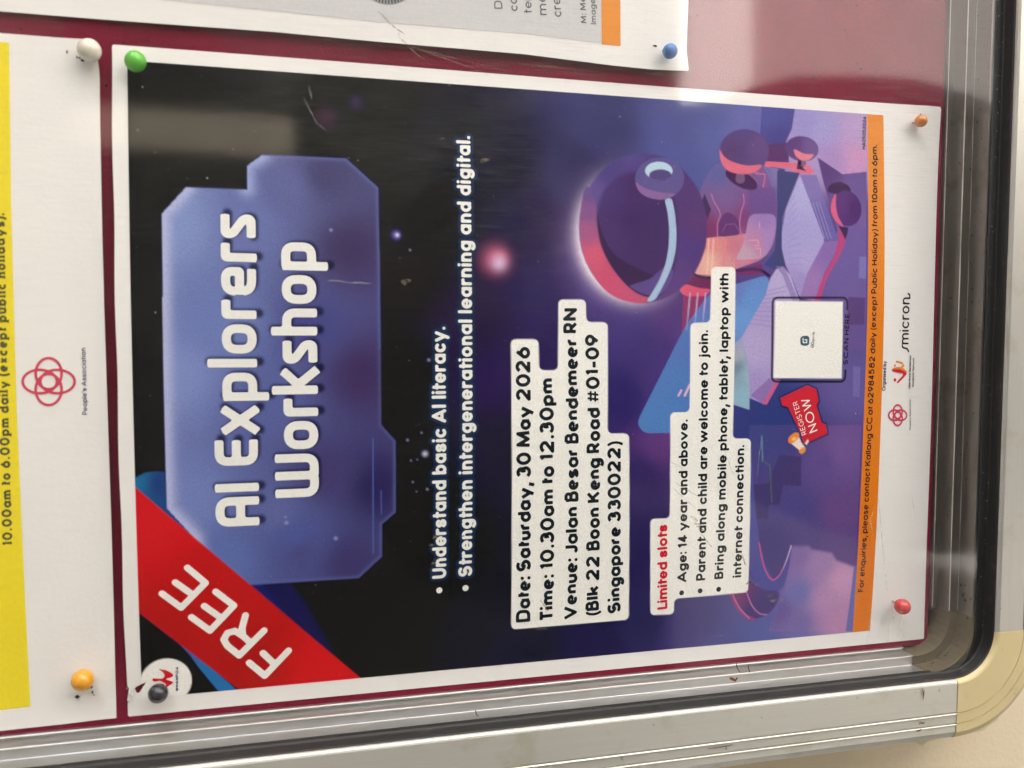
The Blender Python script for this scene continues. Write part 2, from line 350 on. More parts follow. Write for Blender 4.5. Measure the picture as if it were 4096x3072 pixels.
# ------------------------------------------------------------------ vector drawing: signed distance fields
def seg_dist(X, Z, a, b):
    dx, dz = b[0]-a[0], b[1]-a[1]; L = dx*dx+dz*dz+1e-12
    t = np.clip(((X-a[0])*dx+(Z-a[1])*dz)/L, 0, 1)
    return np.hypot(X-a[0]-t*dx, Z-a[1]-t*dz)
def poly_sdf(X, Z, P):
    P = np.asarray(P, float); d = np.full(X.shape, 1e9); ins = np.zeros(X.shape, bool)
    for a, b in zip(P, np.roll(P, -1, 0)):
        d = np.minimum(d, seg_dist(X, Z, a, b))
        c = ((a[1] > Z) != (b[1] > Z))
        with np.errstate(divide='ignore', invalid='ignore'):
            xi = (b[0]-a[0])*(Z-a[1])/(b[1]-a[1]+1e-15)+a[0]
        ins ^= c & (X < xi)
    return np.where(ins, -d, d)
def fillet(pts, r, closed=True, seg=5):
    pts = [np.array(p, float) for p in pts]; n = len(pts); out = []
    for i in range(n):
        if not closed and i in (0, n-1): out.append(pts[i]); continue
        a, b, c = pts[i-1], pts[i], pts[(i+1) % n]; rr = r[i] if isinstance(r, (list, tuple)) else r
        u, v = a-b, c-b; lu, lv = np.linalg.norm(u), np.linalg.norm(v)
        if rr <= 0 or lu < 1e-9 or lv < 1e-9: out.append(b); continue
        q = min(rr, lu*0.5, lv*0.5); p0, p1 = b+u/lu*q, b+v/lv*q
        for t in np.linspace(0, 1, seg+1): out.append((1-t)**2*p0+2*t*(1-t)*b+t*t*p1)
    return np.array(out)
def spline(pts, closed=True, seg=5):
    P = [np.array(p, float) for p in pts]; n = len(P); out = []
    for i in range(n if closed else n-1):
        g = (lambda k: P[k % n]) if closed else (lambda k: P[min(max(k, 0), n-1)])
        p0, p1, p2, p3 = g(i-1), g(i), g(i+1), g(i+2)
        for t in np.linspace(0, 1, seg, endpoint=False):
            out.append(0.5*((2*p1)+(p2-p0)*t+(2*p0-5*p1+4*p2-p3)*t*t+(3*p1-p0-3*p2+p3)*t**3))
    if not closed: out.append(P[-1])
    return np.array(out)
def ell(cx, cy, rx_, ry_, rot=0, n=40, a0=0, a1=360):
    t = np.radians(np.linspace(a0, a1, n, endpoint=(a1-a0 < 360))); c, s = math.cos(math.radians(rot)), math.sin(math.radians(rot))
    x, y = rx_*np.cos(t), ry_*np.sin(t); return [(cx+c*a-s*b, cy+s*a+c*b) for a, b in zip(x, y)]
def march(name, sdf, x0, x1, z0, z1, cell, mat, parent, surf, off, runmax=3.0):
    nx = max(2, int((x1-x0)/cell)+1); nz = max(2, int((z1-z0)/cell)+1)
    xs = x0+np.arange(nx+1)*cell; zs = z0+np.arange(nz+1)*cell
    X, Z = np.meshgrid(xs, zs); Fd = sdf(X, Z); Fd = np.where(np.abs(Fd) < 1e-7, 1e-7, Fd)
    ins = Fd < 0; V = []; idx = {}; faces = []
    def vid(key, x, z):
        i = idx.get(key)
        if i is None: i = len(V); idx[key] = i; V.append((x, z))
        return i
    cnt = ins[:-1, :-1].astype(int)+ins[:-1, 1:]+ins[1:, 1:]+ins[1:, :-1]
    mr = max(1, int(runmax/cell))
    for j in range(nz):
        row = np.flatnonzero(cnt[j] == 4)
        if len(row):
            sp = np.split(row, np.flatnonzero(np.diff(row) > 1)+1)
            for s_ in sp:
                a = s_[0]
                while a <= s_[-1]:
                    b_ = min(a+mr, s_[-1]+1)
                    faces.append([vid((j, a), xs[a], zs[j]), vid((j, b_), xs[b_], zs[j]), vid((j+1, b_), xs[b_], zs[j+1]), vid((j+1, a), xs[a], zs[j+1])]); a = b_
        for i in np.flatnonzero((cnt[j] > 0) & (cnt[j] < 4)):
            cs = ((j, i), (j, i+1), (j+1, i+1), (j+1, i)); f = []
            for q in range(4):
                a, b_ = cs[q], cs[(q+1) % 4]
                if ins[a]: f.append(vid(a, xs[a[1]], zs[a[0]]))
                if ins[a] != ins[b_]:
                    t = Fd[a]/(Fd[a]-Fd[b_]); key = (min(a, b_), max(a, b_), 1)
                    f.append(vid(key, xs[a[1]]+(xs[b_[1]]-xs[a[1]])*t, zs[a[0]]+(zs[b_[0]]-zs[a[0]])*t))
            if len(f) > 2: faces.append(f)
    if not V: return None
    A = np.array(V); d = surf(A[:, 0], A[:, 1])+off
    W = np.stack([A[:, 0]*MM, -d*MM, A[:, 1]*MM], 1)
    return mesh_np(name, W, faces, mat, parent)
# ------------------------------------------------------------------ stroke lettering
def arc(cx, cy, rx_, ry_, a0, a1, n=12):
    t = np.radians(np.linspace(a0, a1, n)); return [(cx+rx_*math.cos(a), cy+ry_*math.sin(a)) for a in t]
def glyph(ch, w, X=0.72, style='round'):
    h = w/2; t = X-h; b = h; r = (X-w)/2; cy = X/2; cx = h+r*0.95; R2 = r*0.95*2; T = 1-h
    S = h; E = h+R2; D = -0.27+h
    o = ell(cx, cy, r*0.95, r, n=22); o = o+[o[0]]
    rn = r*0.82
    def arch(x0, rr): return arc(x0+rr, t-rr, rr, rr, 180, 0, 9)+[(x0+2*rr, b)]
    dot = lambda x, y: [(x, y), (x+1e-4, y)]
    G = {
     'a': ([o, [(E, t), (E, b)]], E+h), 'b': ([o, [(S, T), (S, b)]], E+h), 'd': ([o, [(E, T), (E, b)]], E+h),
     'c': ([arc(cx, cy, r*.95, r, 48, 312, 16)], E+h-.06), 'e': ([arc(cx, cy, r*.95, r, 0, 308, 18), ([(S+h, cy), (E, cy)], .72)], E+h-.01),
     'f': ([[(.17, b)]+[(.17, T-.17)]+arc(.17+.15, T-.15, .15, .15, 180, 95, 5), [(h, t), (.36, t)]], .40),
     'g': ([o, [(E, t), (E, D+.2)]+arc(cx, D+.2, r*.95, .2, 0, -140, 8)], E+h), 'h': ([[(S, T), (S, b)], arch(S, rn)], S+2*rn+h),
     'i': ([[(S, t), (S, b)], dot(S, T)], w), 'j': ([[(S+.1, t), (S+.1, D+.15)]+arc(S-.03, D+.13, .13, .13, 0, -80, 5), dot(S+.1, T)], w+.1),
     'k': ([[(S, T), (S, b)], [(h+.44, t), (h+.06, cy-.02)], [(h+.2, cy+.06), (h+.46, b)]], .46+w), 'l': ([[(S, T), (S, b)]], w),
     'm': ([[(S, t), (S, b)], arch(S, rn*.9), arch(S+2*rn*.9, rn*.9)], S+4*rn*.9+h), 'n': ([[(S, t), (S, b)], arch(S, rn)], S+2*rn+h),
     'o': ([o], E+h), 'p': ([o, [(S, t), (S, D)]], E+h), 'q': ([o, [(E, t), (E, D)]], E+h),
     'r': ([[(S, t), (S, b)], arc(S+rn, t-rn, rn, rn, 180, 75, 7)], S+rn+h+.02),
     's': ([arc(.2+h, t-r/2, .19, r/2, 20, 230, 10)+arc(.2+h, b+r/2, .20, r/2, 50, -160, 10)], .4+w),
     't': ([[(.17, .95-h), (.17, b+.02)], [(h, t), (.36, t)]], .38),
     'u': ([[(S, t)]+arc(S+rn, b+rn, rn, rn, 180, 360, 10)+[(S+2*rn, t)], [(S+2*rn, t), (S+2*rn, b)]], S+2*rn+h),
     'v': ([[(h, t), (.28+h, b), (.56+h, t)]], .56+w), 'w': ([[(h, t), (.21+h, b), (.42+h, t), (.63+h, b), (.84+h, t)]], .84+w),
     'x': ([[(h, t), (.5, b)], [(.5, t), (h, b)]], .5+h), 'y': ([[(h, t), (.27+h, b)], [(.54+h, t), (.2+h, D)]], .54+w),
     'z': ([[(h, t), (.46, t), (h, b), (.46, b)]], .5),
     'A': ([[(h, b), (.38+h, T), (.76+h, b)], [(.16+h, .3), (.6+h, .3)]], .76+w),
     'B': ([fillet([(S, T), (.52, T), (.52, .54), (S, .54)], .2, False), fillet([(S, .54), (.58, .54), (.58, b), (S, b), (S, T)], [0, .22, .22, 0, 0], False)], .58+h),
     'C': ([arc(.46+h, .5, .45, .5-h, 45, 315, 18)], .8+h), 'D': ([fillet([(S, T), (.72, T), (.72, b), (S, b)], [0, .36, .36, 0], True).tolist()+[(S, T)]], .72+h),
     'E': ([[(.52, T), (S, T), (S, b), (.52, b)], [(S, .52), (.48, .52)]], .56), 'F': ([[(.5, T), (S, T), (S, b)], [(S, .5), (.46, .5)]], .54),
     'G': ([arc(.46+h, .5, .45, .5-h, 48, 345, 18)+[(.9, .48), (.55, .48)]], .9+h), 'H': ([[(S, T), (S, b)], [(.66, T), (.66, b)], [(S, .52), (.66, .52)]], .66+h),
     'I': ([[(S, T), (S, b)]], w), 'J': ([[(.42, T), (.42, b+.2)]+arc(.24, b+.2, .18, .2, 0, -150, 8)], .42+h),
     'K': ([[(S, T), (S, b)], [(.64, T), (h+.04, .42)], [(h+.2, .56), (.66, b)]], .66+h), 'L': ([[(S, T), (S, b), (.5, b)]], .52),
     'M': ([[(h, b), (h+.05, T), (h+.4, .2), (h+.75, T), (h+.8, b)]], .8+w), 'N': ([[(S, b), (S, T), (.68, b), (.68, T)]], .68+h),
     'O': ([(lambda e: e+[e[0]])(ell(.46+h, .5, .46, .5-h, n=26))], .92+w), 'P': ([fillet([(S, .42), (.56, .42), (.56, T), (S, T), (S, b)], [0, .24, .24, 0, 0], False)], .56+h),
     'R': ([fillet([(S, .44), (.54, .44), (.54, T), (S, T), (S, b)], [0, .22, .22, 0, 0], False), [(.32, .44), (.6, b)]], .6+h),
     'S': ([arc(.28+h, T-.22, .26, .22, 40, 265, 12)+arc(.28+h, b+.22, .28, .23, 85, -145, 12)], .58+w),
     'T': ([[(h, T), (.62, T)], [(.33, T), (.33, b)]], .66), 'U': ([[(S, T)]+arc(S+.28, b+.28, .28, .28, 180, 360, 10)+[(S+.56, T)]], .56+w),
     'V': ([[(h, T), (.34+h, b), (.68+h, T)]], .68+w), 'W': ([[(h, T), (.26+h, b), (.5+h, T), (.74+h, b), (1.0+h, T)]], 1.0+w),
     '0': ([(lambda e: e+[e[0]])(ell(.3+h, .5, .29, .5-h, n=24))], .6+w), '1': ([[(h, T-.12), (.26, T), (.26, b)]], .26+h+.02),
     '2': ([arc(.28+h, T-.24, .26, .24, 160, -20, 10)+[(h, b), (.58+h, b)]], .6+w), '3': ([arc(.24+h, T-.21, .24, .21, 150, -90, 10), arc(.24+h, b+.25, .28, .25, 90, -150, 12)], .52+w),
     '4': ([[(.42, b), (.42, T), (h, .28), (.6, .28)]], .6+h), '5': ([[(.5, T), (.16, T), (.12, .55)]+arc(.28, b+.28, .28, .28, 110, -150, 12)], .54+w),
     '6': ([(lambda e: e+[e[0]])(ell(.26+h, b+.25, .26, .25, n=18)), [(.34+h, T), (.04+h, b+.36)]], .52+w), '8': ([(lambda e: e+[e[0]])(ell(.27+h, T-.2, .22, .2, n=16)), (lambda e: e+[e[0]])(ell(.27+h, b+.24, .27, .25, n=18))], .54+w),
     '7': ([[(h, T), (.5, T), (.2, b)]], .52),
     '9': ([(lambda e: e+[e[0]])(ell(.26+h, T-.25, .26, .25, n=18)), [(.18+h, b), (.48+h, T-.36)]], .52+w),
     '.': ([dot(h, h*1.05)], w), ',': ([[(h+.04, h+.03), (h-.05, -.2)]], w), ':': ([dot(h, h*1.05), dot(h, t-.02)], w), '-': ([[(h*.6, .38), (.42, .38)]], .42+h*.6),
     '(': ([(arc(.46, .4, .38, .66, 125, 235, 10), .8)], .26), ')': ([(arc(-.16, .4, .38, .66, 55, -55, 10), .8)], .26),
     '#': ([([(.2, b), (.3, T)], .6), ([(.5, b), (.6, T)], .6), ([(h, .66), (.76, .66)], .6), ([(h-.04, .34), (.72, .34)], .6)], .80), "'": ([[(h, T), (h, T-.16)]], w),
     ' ': ([], .3)}
    if style == 'title':
        wq = .70; xq = .80; t2 = xq-h; c2 = xq/2
        Gt = {'A': ([fillet([(h, 0), (h, 1-h), (wq-h, 1-h), (wq-h, 0)], .22, False), [(h, .42), (wq-h, .42)]], wq),
         'I': ([[(h, 0), (h, 1)]], w), 'E': ([fillet([(.60, 1-h), (h, 1-h), (h, h), (.60, h)], [0, .2, .2, 0], False), [(h, .5), (.58, .5)]], .62),
         'x': ([[(.06, 0), (.60, xq)], [(.60, 0), (.06, xq)]], .66),
         'p': ([fillet([(h, t2), (.66-h, t2), (.66-h, h), (h, h)], [0, .2, .2, 0], False), [(h, xq-.02), (h, -.27)]], .66),
         'l': ([[(h, 0), (h, 1.13)]], w), 'o': ([(lambda q: np.vstack([q, q[:1]]))(fillet([(h, t2), (.68-h, t2), (.68-h, h), (h, h)], .24))], .68),
         'r': ([fillet([(h, 0), (h, t2), (.42, t2)], [0, .04, 0], False)], .42),
         'e': ([fillet([(.62, h), (h, h), (h, t2), (.66-h, t2), (.66-h, c2-.02), (h, c2-.02)], [0, .24, .24, .22, .03, 0], False)], .66),
         's': ([fillet([(.53, t2), (h, t2), (h, c2+.13), (.56-h, c2-.13), (.56-h, h), (.03, h)], [0, .16, .16, .16, .16, 0], False)], .56),
         'h': ([[(h, 0), (h, 1.05)], fillet([(h, t2), (.64-h, t2), (.64-h, 0)], [0, .2, 0], False)], .64),
         'k': ([[(h, 0), (h, 1.05)], [(.56, xq), (.18, c2)], [(.22, c2+.06), (.60, 0)]], .62),
         'W': ([fillet([(h, 1), (h, h), (.53, h), (.53, 1)], [0, .22, .1, 0], False), fillet([(.53, h), (1.06-h, h), (1.06-h, 1)], [0, .22, 0], False)], 1.06)}
        G.update(Gt)
    return G.get(ch, ([], .3))
def place_text(s, p0, p1, cap, w=0.2, gap=0.12, style='round', X=0.72, space=None):
    """returns polylines in mm. p0,p1 = start and end of the baseline (mm), cap = capital height (mm)"""
    items = []; x = 0
    for i, ch in enumerate(s):
        pl, adv = glyph(ch, w, X, style)
        if ch == ' ' and space: adv = space
        items.append((x, pl)); x += adv+(gap if ch != ' ' else 0)
    tot = x-gap; p0, p1 = np.array(p0, float), np.array(p1, float); e1 = (p1-p0)/tot; u = (p1-p0)/np.linalg.norm(p1-p0); e2 = np.array([-u[1], u[0]])*cap
    out = []
    for x, pls in items:
        for pl in pls:
            k_ = 1
            if isinstance(pl, tuple): pl, k_ = pl
            pl = np.array(pl, float); q_ = p0+(pl[:, :1]+x)*e1+pl[:, 1:]*e2; out.append((q_, k_) if k_ != 1 else q_)
    if style == 'serif':
        sl = []
        out = [q[0] if isinstance(q, tuple) else q for q in out]
        for q in out:
            for e, nb in ((q[0], q[1]), (q[-1], q[-2])):
                dv = e-nb; L = np.linalg.norm(dv)
                if L > cap*.15 and abs(dv@u) < L*.25: sl.append(np.array([e-u*cap*.17, e+u*cap*.17]))
        out = [(q, 1) for q in out]+[(q, .45) for q in sl]
    return out, w*cap
def drest(x, z, P, first, r):
    """distance to the stroke without the stretch next to the end that is being cut"""
    Q = P if first else P[::-1]; L = np.concatenate([[0], np.cumsum(np.hypot(*(Q[1:]-Q[:-1]).T))])
    d = np.full(x.shape, 1e3)
    for i in range(len(Q)-1):
        if L[i] > 1.8*r: d = np.minimum(d, seg_dist(x, z, Q[i], Q[i+1]))
    return d
def strokes_sdf(polys, wmm, butt=False):
    polys = [(p if isinstance(p, tuple) else (p, 1)) for p in polys]
    def f(X, Z):
        D = np.full(X.shape, 1e3)
        xs, zs = X[0], Z[:, 0]; pad = wmm*0.5+1.2
        for P, k in polys:
            r = wmm*0.5*k
            i0, i1 = np.searchsorted(xs, [P[:, 0].min()-pad, P[:, 0].max()+pad]); j0, j1 = np.searchsorted(zs, [P[:, 1].min()-pad, P[:, 1].max()+pad])
            if i0 >= i1 or j0 >= j1: continue
            x, z = X[j0:j1, i0:i1], Z[j0:j1, i0:i1]; d = np.full(x.shape, 1e3)
            for a, b in zip(P[:-1], P[1:]): d = np.minimum(d, seg_dist(x, z, a, b))
            d = d-r
            if butt and np.hypot(*(P[0]-P[-1])) > 1e-3*wmm and np.hypot(*(P[0]-P[-1])) > wmm*.05:
                for e, nb in ((P[0], P[1]), (P[-1], P[-2])):
                    n = (e-nb); n = n/(np.hypot(*n)+1e-9); s_ = (x-e[0])*n[0]+(z-e[1])*n[1]; ext = 0 if butt == 'cut' else r*.95
                    near = np.hypot(x-e[0], z-e[1]) < r*1.5
                    if butt == 'square': 
                        lat = np.abs((x-e[0])*n[1]-(z-e[1])*n[0])-r; sq = np.maximum(lat, np.maximum(s_-r, -s_)); d = np.minimum(d, sq)
                    else: d = np.where(near & (s_ > 0) & (drest(x, z, P, bool((e == P[0]).all()), r)-r > 0), np.maximum(d, s_), d)
            D[j0:j1, i0:i1] = np.minimum(D[j0:j1, i0:i1], d)
        return D
    return f
def bounds(polys, pad):
    A = np.vstack([p[0] if isinstance(p, tuple) else p for p in polys]); return A[:, 0].min()-pad, A[:, 0].max()+pad, A[:, 1].min()-pad, A[:, 1].max()+pad
def text_obj(name, s, a, b, cap_px, mat, parent, surf=lift, off=0.10, w=0.2, gap=0.12, style='round', butt=False, X=0.72, space=None, res=26):
    """a,b = photograph points at the start and end of the baseline, cap_px = a point at capital height above the start"""
    q = on([a, b, cap_px], surf); cap = abs(np.linalg.norm(np.cross(q[1]-q[0], q[2]-q[0]))/np.linalg.norm(q[1]-q[0])) if False else \
        abs((q[1]-q[0])[0]*(q[2]-q[0])[1]-(q[1]-q[0])[1]*(q[2]-q[0])[0])/np.linalg.norm(q[1]-q[0])
    polys, wm = place_text(s, q[0], q[1], cap, w, gap, style, X, space)
    f = strokes_sdf(polys, wm, butt)
    o = march(name, f, *bounds(polys, wm), cap/res, mat, parent, surf, off, 2.0)
    return o, polys, wm

# ------------------------------------------------------------------ raster of the printed picture (vertex colours on a fine mesh)
GX0, GX1, GZ0, GZ1 = 5.9, 205.6, 25.7, 292.6
GS = 0.33
gnx = int((GX1-GX0)/GS); gnz = int((GZ1-GZ0)/GS)
gx = np.linspace(GX0, GX1, gnx+1); gz = np.linspace(GZ0, GZ1, gnz+1)
PX, PZ = np.meshgrid(gx, gz)
IMG = np.zeros(PX.shape+(3,)); OWN = np.zeros(PX.shape, int)
PARTS = ['night_sky_print', 'title_panel', 'ribbon', 'robot_picture', 'hologram_picture', 'book_picture', 'details_panel', 'requirements_panel', 'contact_strip', 'register_badge', 'logo_disc', 'code_panel', 'platform_picture']
# smooth background from anchor colours, some with the pane's reflected haze mixed in
anchors = [((560, 400), (18, 20, 18)), ((560, 900), (14, 14, 13)), ((560, 1300), (11, 11, 10)), ((1000, 450), (18, 19, 18)), ((1500, 400), (24, 24, 28)),
 ((1300, 2500), (6, 5, 8)), ((1700, 2300), (14, 8, 24)), ((1250, 2700), (8, 6, 9)), ((1900, 2450), (22, 15, 42)), ((1700, 850), (27, 21, 34)), ((2000, 650), (34, 32, 52)), ((1800, 560), (30, 30, 42)),
 ((2150, 900), (38, 30, 68)), ((2400, 500), (62, 62, 112)), ((2300, 700), (52, 50, 95)), ((2700, 470), (80, 84, 150)), ((2750, 650), (78, 84, 150)), ((2850, 560), (84, 92, 158)),
 ((1620, 1100), (38, 22, 34)), ((1900, 1300), (44, 28, 66)), ((1560, 1500), (24, 12, 26)), ((1620, 1900), (16, 9, 26)), ((1640, 2050), (18, 14, 12)), ((1560, 2150), (12, 10, 8)), ((1950, 1800), (38, 20, 56)), ((2000, 1500), (46, 30, 82)),
 ((2180, 1200), (45, 35, 88)), ((2200, 1400), (46, 34, 86)), ((2400, 1250), (58, 46, 112)), ((2500, 1350), (64, 50, 120)), ((2480, 1600), (50, 40, 108)), ((2640, 1500), (70, 52, 122)), ((2640, 1780), (98, 58, 128)), ((2560, 1900), (58, 44, 104)),
 ((2560, 2200), (44, 38, 90)), ((2560, 2500), (48, 44, 98)), ((2100, 2600), (26, 22, 52)), ((2400, 2580), (38, 34, 78)), ((2750, 2520), (70, 62, 130)), ((2900, 2600), (78, 78, 150)), ((3050, 2540), (88, 96, 168)), ((3200, 2480), (112, 108, 180)),
 ((3300, 2400), (170, 132, 184)), ((3370, 2500), (176, 134, 184)), ((2700, 1250), (88, 60, 128)), ((3000, 1900), (50, 60, 125)), ((3250, 1950), (72, 62, 132)), ((3380, 1900), (98, 72, 142)), ((3200, 2150), (62, 58, 128)), ((3350, 2150), (92, 66, 132)), ((3400, 1500), (98, 86, 152)), ((3100, 1700), (48, 62, 128)), ((3400, 900), (100, 76, 142)), ((3300, 600), (176, 152, 206)), ((3440, 560), (188, 158, 204))]
AP = on([a for a, _ in anchors]); AC = np.sqrt(lin([c for _, c in anchors])); num = np.zeros(PX.shape+(3,)); den = np.zeros(PX.shape)
for p, c in zip(AP, AC):
    wgt = 1/(((PX-p[0])**2+(PZ-p[1])**2)+12.0)**1.9; num += wgt[..., None]*c; den += wgt
IMG[:] = (num/den[..., None])**2
def blotch(scale, seed, ang=0.0):
    """cheap smooth noise on the grid"""
    r_ = np.random.default_rng(seed); n1 = int(270/scale)+3; g = r_.random((n1, n1))
    u = (PX-GX0)/scale+0.5; v = (PZ-GZ0)/scale+0.5; i = u.astype(int); j = v.astype(int); fu = smooth(u-i); fv = smooth(v-j)
    return (g[j, i]*(1-fu)*(1-fv)+g[j, i+1]*fu*(1-fv)+g[j+1, i]*(1-fu)*fv+g[j+1, i+1]*fu*fv)
nb = blotch(38, 1)*.5+blotch(19, 2)*.3+blotch(8, 3)*.2
IMG *= (0.75+0.5*nb)[..., None]
def window(P, pad):
    i0, i1 = np.searchsorted(gx, [P[:, 0].min()-pad, P[:, 0].max()+pad]); j0, j1 = np.searchsorted(gz, [P[:, 1].min()-pad, P[:, 1].max()+pad])
    return slice(max(j0-1, 0), j1+1), slice(max(i0-1, 0), i1+1)
def blend(sl, a, col):
    if col.ndim == 1: col = col[None, None, :]
    IMG[sl] = IMG[sl]*(1-a[..., None])+col*a[..., None]
def grad_col(stops, sl):
    """stops: list of (photo point, rgb): inverse-distance blend"""
    Q = on([s[0] for s in stops]); c = lin([s[1] for s in stops]); x, z = PX[sl], PZ[sl]; n_ = np.zeros(x.shape+(3,)); d_ = np.zeros(x.shape)
    for q, cc in zip(Q, c):
        w_ = 1/((x-q[0])**2+(z-q[1])**2+4)**1.4; n_ += w_[..., None]*cc; d_ += w_
    return n_/d_[..., None]
def shape(pts, col, aa=0.22, own=None, sm=False, alpha=1.0, raw=False, clip=None, r=None):
    P = np.asarray(pts) if raw else on(pts)
    if sm: P = spline(P)
    if r is not None: P = fillet(P, r)
    sl = window(P, aa*1.5+0.5); d = poly_sdf(PX[sl], PZ[sl], P); a = smooth(0.5-d/(2*aa))*alpha
    if clip is not None: a = a*clip[sl]
    blend(sl, a, grad_col(col, sl) if isinstance(col, list) else lin(col))
    if own is not None:
        o = OWN[sl]; o[a > 0.5*alpha] = PARTS.index(own); OWN[sl] = o
    return P
def mask_of(pts, aa=0.22, sm=False):
    P = on(pts); P = spline(P) if sm else P; return smooth(0.5-poly_sdf(PX, PZ, P)/(2*aa))
def line(pts, col, wpx, aa=0.18, alpha=1.0, sm=False, clip=None):
    P = on(pts); P = spline(P, False) if sm else P; wmm = wpx*0.095
    sl = window(P, wmm+aa*2); d = np.full(PX[sl].shape, 1e3)
    for a, b in zip(P[:-1], P[1:]): d = np.minimum(d, seg_dist(PX[sl], PZ[sl], a, b))
    a = smooth(0.5-(d-wmm/2)/(2*aa))*alpha
    if clip is not None: a = a*clip[sl]
    blend(sl, a, grad_col(col, sl) if isinstance(col, list) else lin(col))
def glow(p, rad_px, col, alpha=1.0, pw=2.0):
    q = on([p])[0]; r_ = rad_px*0.095; sl = window(np.array([q]), r_*3); d = np.hypot(PX[sl]-q[0], PZ[sl]-q[1])
    blend(sl, alpha*np.exp(-(d/r_)**pw), lin(col))
# stars and nebula glints
for _ in range(260):
    x, z = rng.uniform(8, 203), rng.uniform(110, 291); i, j = np.searchsorted(gx, x), np.searchsorted(gz, z)
    k = rng.random()**3
    if 0 < i < gnx and 0 < j < gnz: IMG[j, i] += k*0.12*np.array([.8, .85, 1.1])
glow((1980, 1040), 46, (190, 90, 130)); glow((1998, 1030), 26, (225, 120, 150), .8); glow((1996, 1052), 26, (215, 190, 225), .9)
glow((1585, 940), 13, (110, 105, 200)); glow((1589, 940), 6, (225, 225, 255)); glow((1700, 1815), 9, (200, 205, 240)); glow((1424, 410), 26, (62, 50, 88), .6); glow((1300, 470), 45, (66, 34, 62), .7)
for p, r_ in [((1630, 1760), 5), ((1686, 1731), 4), ((1644, 1842), 4), ((1669, 1838), 3), ((1651, 1928), 4), ((1709, 1957), 5), ((1666, 1966), 3), ((1640, 1000), 4), ((1715, 1440), 6), ((1480, 925), 4)]: glow(p, r_*.85, (160, 160, 210), .8)
# blue swoosh behind the ribbon
shape(ZE([(150, 400), (240, 352), (330, 340), (420, 352), (700, 700), (1100, 1170), (1350, 1480), (1650, 1900), (1570, 1700), (160, 470)]),
      [(ZE([(200, 420)])[0], (28, 112, 165)), (ZE([(330, 430)])[0], (34, 62, 128)), (ZE([(600, 800)])[0], (38, 62, 132)), (ZE([(1100, 1250)])[0], (26, 42, 112)), (ZE([(1500, 1600)])[0], (10, 10, 34))], aa=.3)
shape(ZE([(980, 1170), (1300, 1165), (1420, 1300), (1500, 1450), (1640, 1700), (1300, 1460)]), (22, 34, 100), aa=1.6, alpha=.75)
shape(ZF([(1115, 405), (1440, 655), (1520, 740), (1600, 850), (1690, 960), (1775, 1060), (1940, 1060), (1700, 850), (1480, 670), (1115, 398)]), [(ZF([(1500, 730)])[0], (60, 100, 180)), (ZF([(1700, 900)])[0], (30, 116, 184))])
# title panel
panel = ZD([(368, 655), (545, 462), (995, 478), (993, 305), (1105, 225), (1720, 252), (1955, 465), (1972, 1650)])+ZE([(1978, 0), (2082, 118), (2082, 640), (1983, 728), (1983, 965), (1815, 1122), (1005, 1175), (608, 832), (408, 618), (386, 0)])
PP = shape(panel, [((700, 900), (124, 142, 196)), ((720, 1500), (122, 138, 196)), ((760, 2000), (110, 126, 186)), ((900, 2250), (88, 108, 172)), ((900, 1300), (104, 122, 182)), ((1150, 750), (92, 98, 152)), ((1000, 900), (100, 112, 170)), ((1300, 700), (70, 68, 112)), ((1400, 1000), (64, 52, 96)), ((1250, 1300), (70, 72, 136)), ((1050, 1600), (88, 98, 160)),
      ((1450, 1500), (64, 48, 96)), ((1300, 1900), (66, 58, 112)), ((1200, 2200), (72, 74, 132)), ((1400, 2250), (62, 56, 108)), ((1500, 1950), (46, 40, 90)), ((1100, 2050), (90, 100, 158)), ((1180, 2150), (74, 88, 152))], own='title_panel')
sl = window(PP, 1); dP = poly_sdf(PX[sl], PZ[sl], PP)
xz_l = on([(650, 1000), (750, 1000), (1300, 1000)])
edge = np.exp(-((-dP-0.0)/0.8)**2)*(dP < 0.3)
topness = smooth((PZ[sl]-xz_l[2, 1])/(xz_l[1, 1]-xz_l[2, 1]))
blend(sl, edge*(0.25+0.0*topness), lin((110, 120, 190)))
for a, b in [(0, 9), (0, 1), (2, 3), (3, 4), (8, 9)]: pass
def glow_edge(pts, w_, col, al):
    P = on(pts); sl = window(P, w_*2); d = np.full(PX[sl].shape, 1e3)
    for a, b in zip(P[:-1], P[1:]): d = np.minimum(d, seg_dist(PX[sl], PZ[sl], a, b))
    blend(sl, al*np.exp(-(d/w_)**2)*(poly_sdf(PX[sl], PZ[sl], PP) < 0.1), lin(col))
glow_edge(ZD([(545, 462), (368, 655)])+ZE([(386, 0), (408, 618), (608, 832), (620, 900)]), 2.6, (178, 184, 222), .85)
glow_edge(ZD([(993, 470), (993, 305), (1105, 225)]), 2.6, (160, 175, 222), .7)
line(ZE([(1920, 100), (1922, 945)]), (74, 96, 170), 4); line(ZE([(1980, 485), (1982, 655)]), (66, 88, 162), 4)
line(ZE([(2082, 118), (2082, 640), (1983, 728), (1983, 965), (1815, 1122), (1005, 1175)]), (78, 90, 158), 5, alpha=.7); line(ZD([(1105, 225), (1720, 252), (1955, 465), (1970, 1650)]), (84, 96, 166), 6, alpha=.6)
for p, r_ in [((1146, 2091), 7), ((1343, 2153), 8), ((1324, 920), 6), ((1142, 2068), 4)]: glow(p, r_*.8, (165, 165, 225), .7)
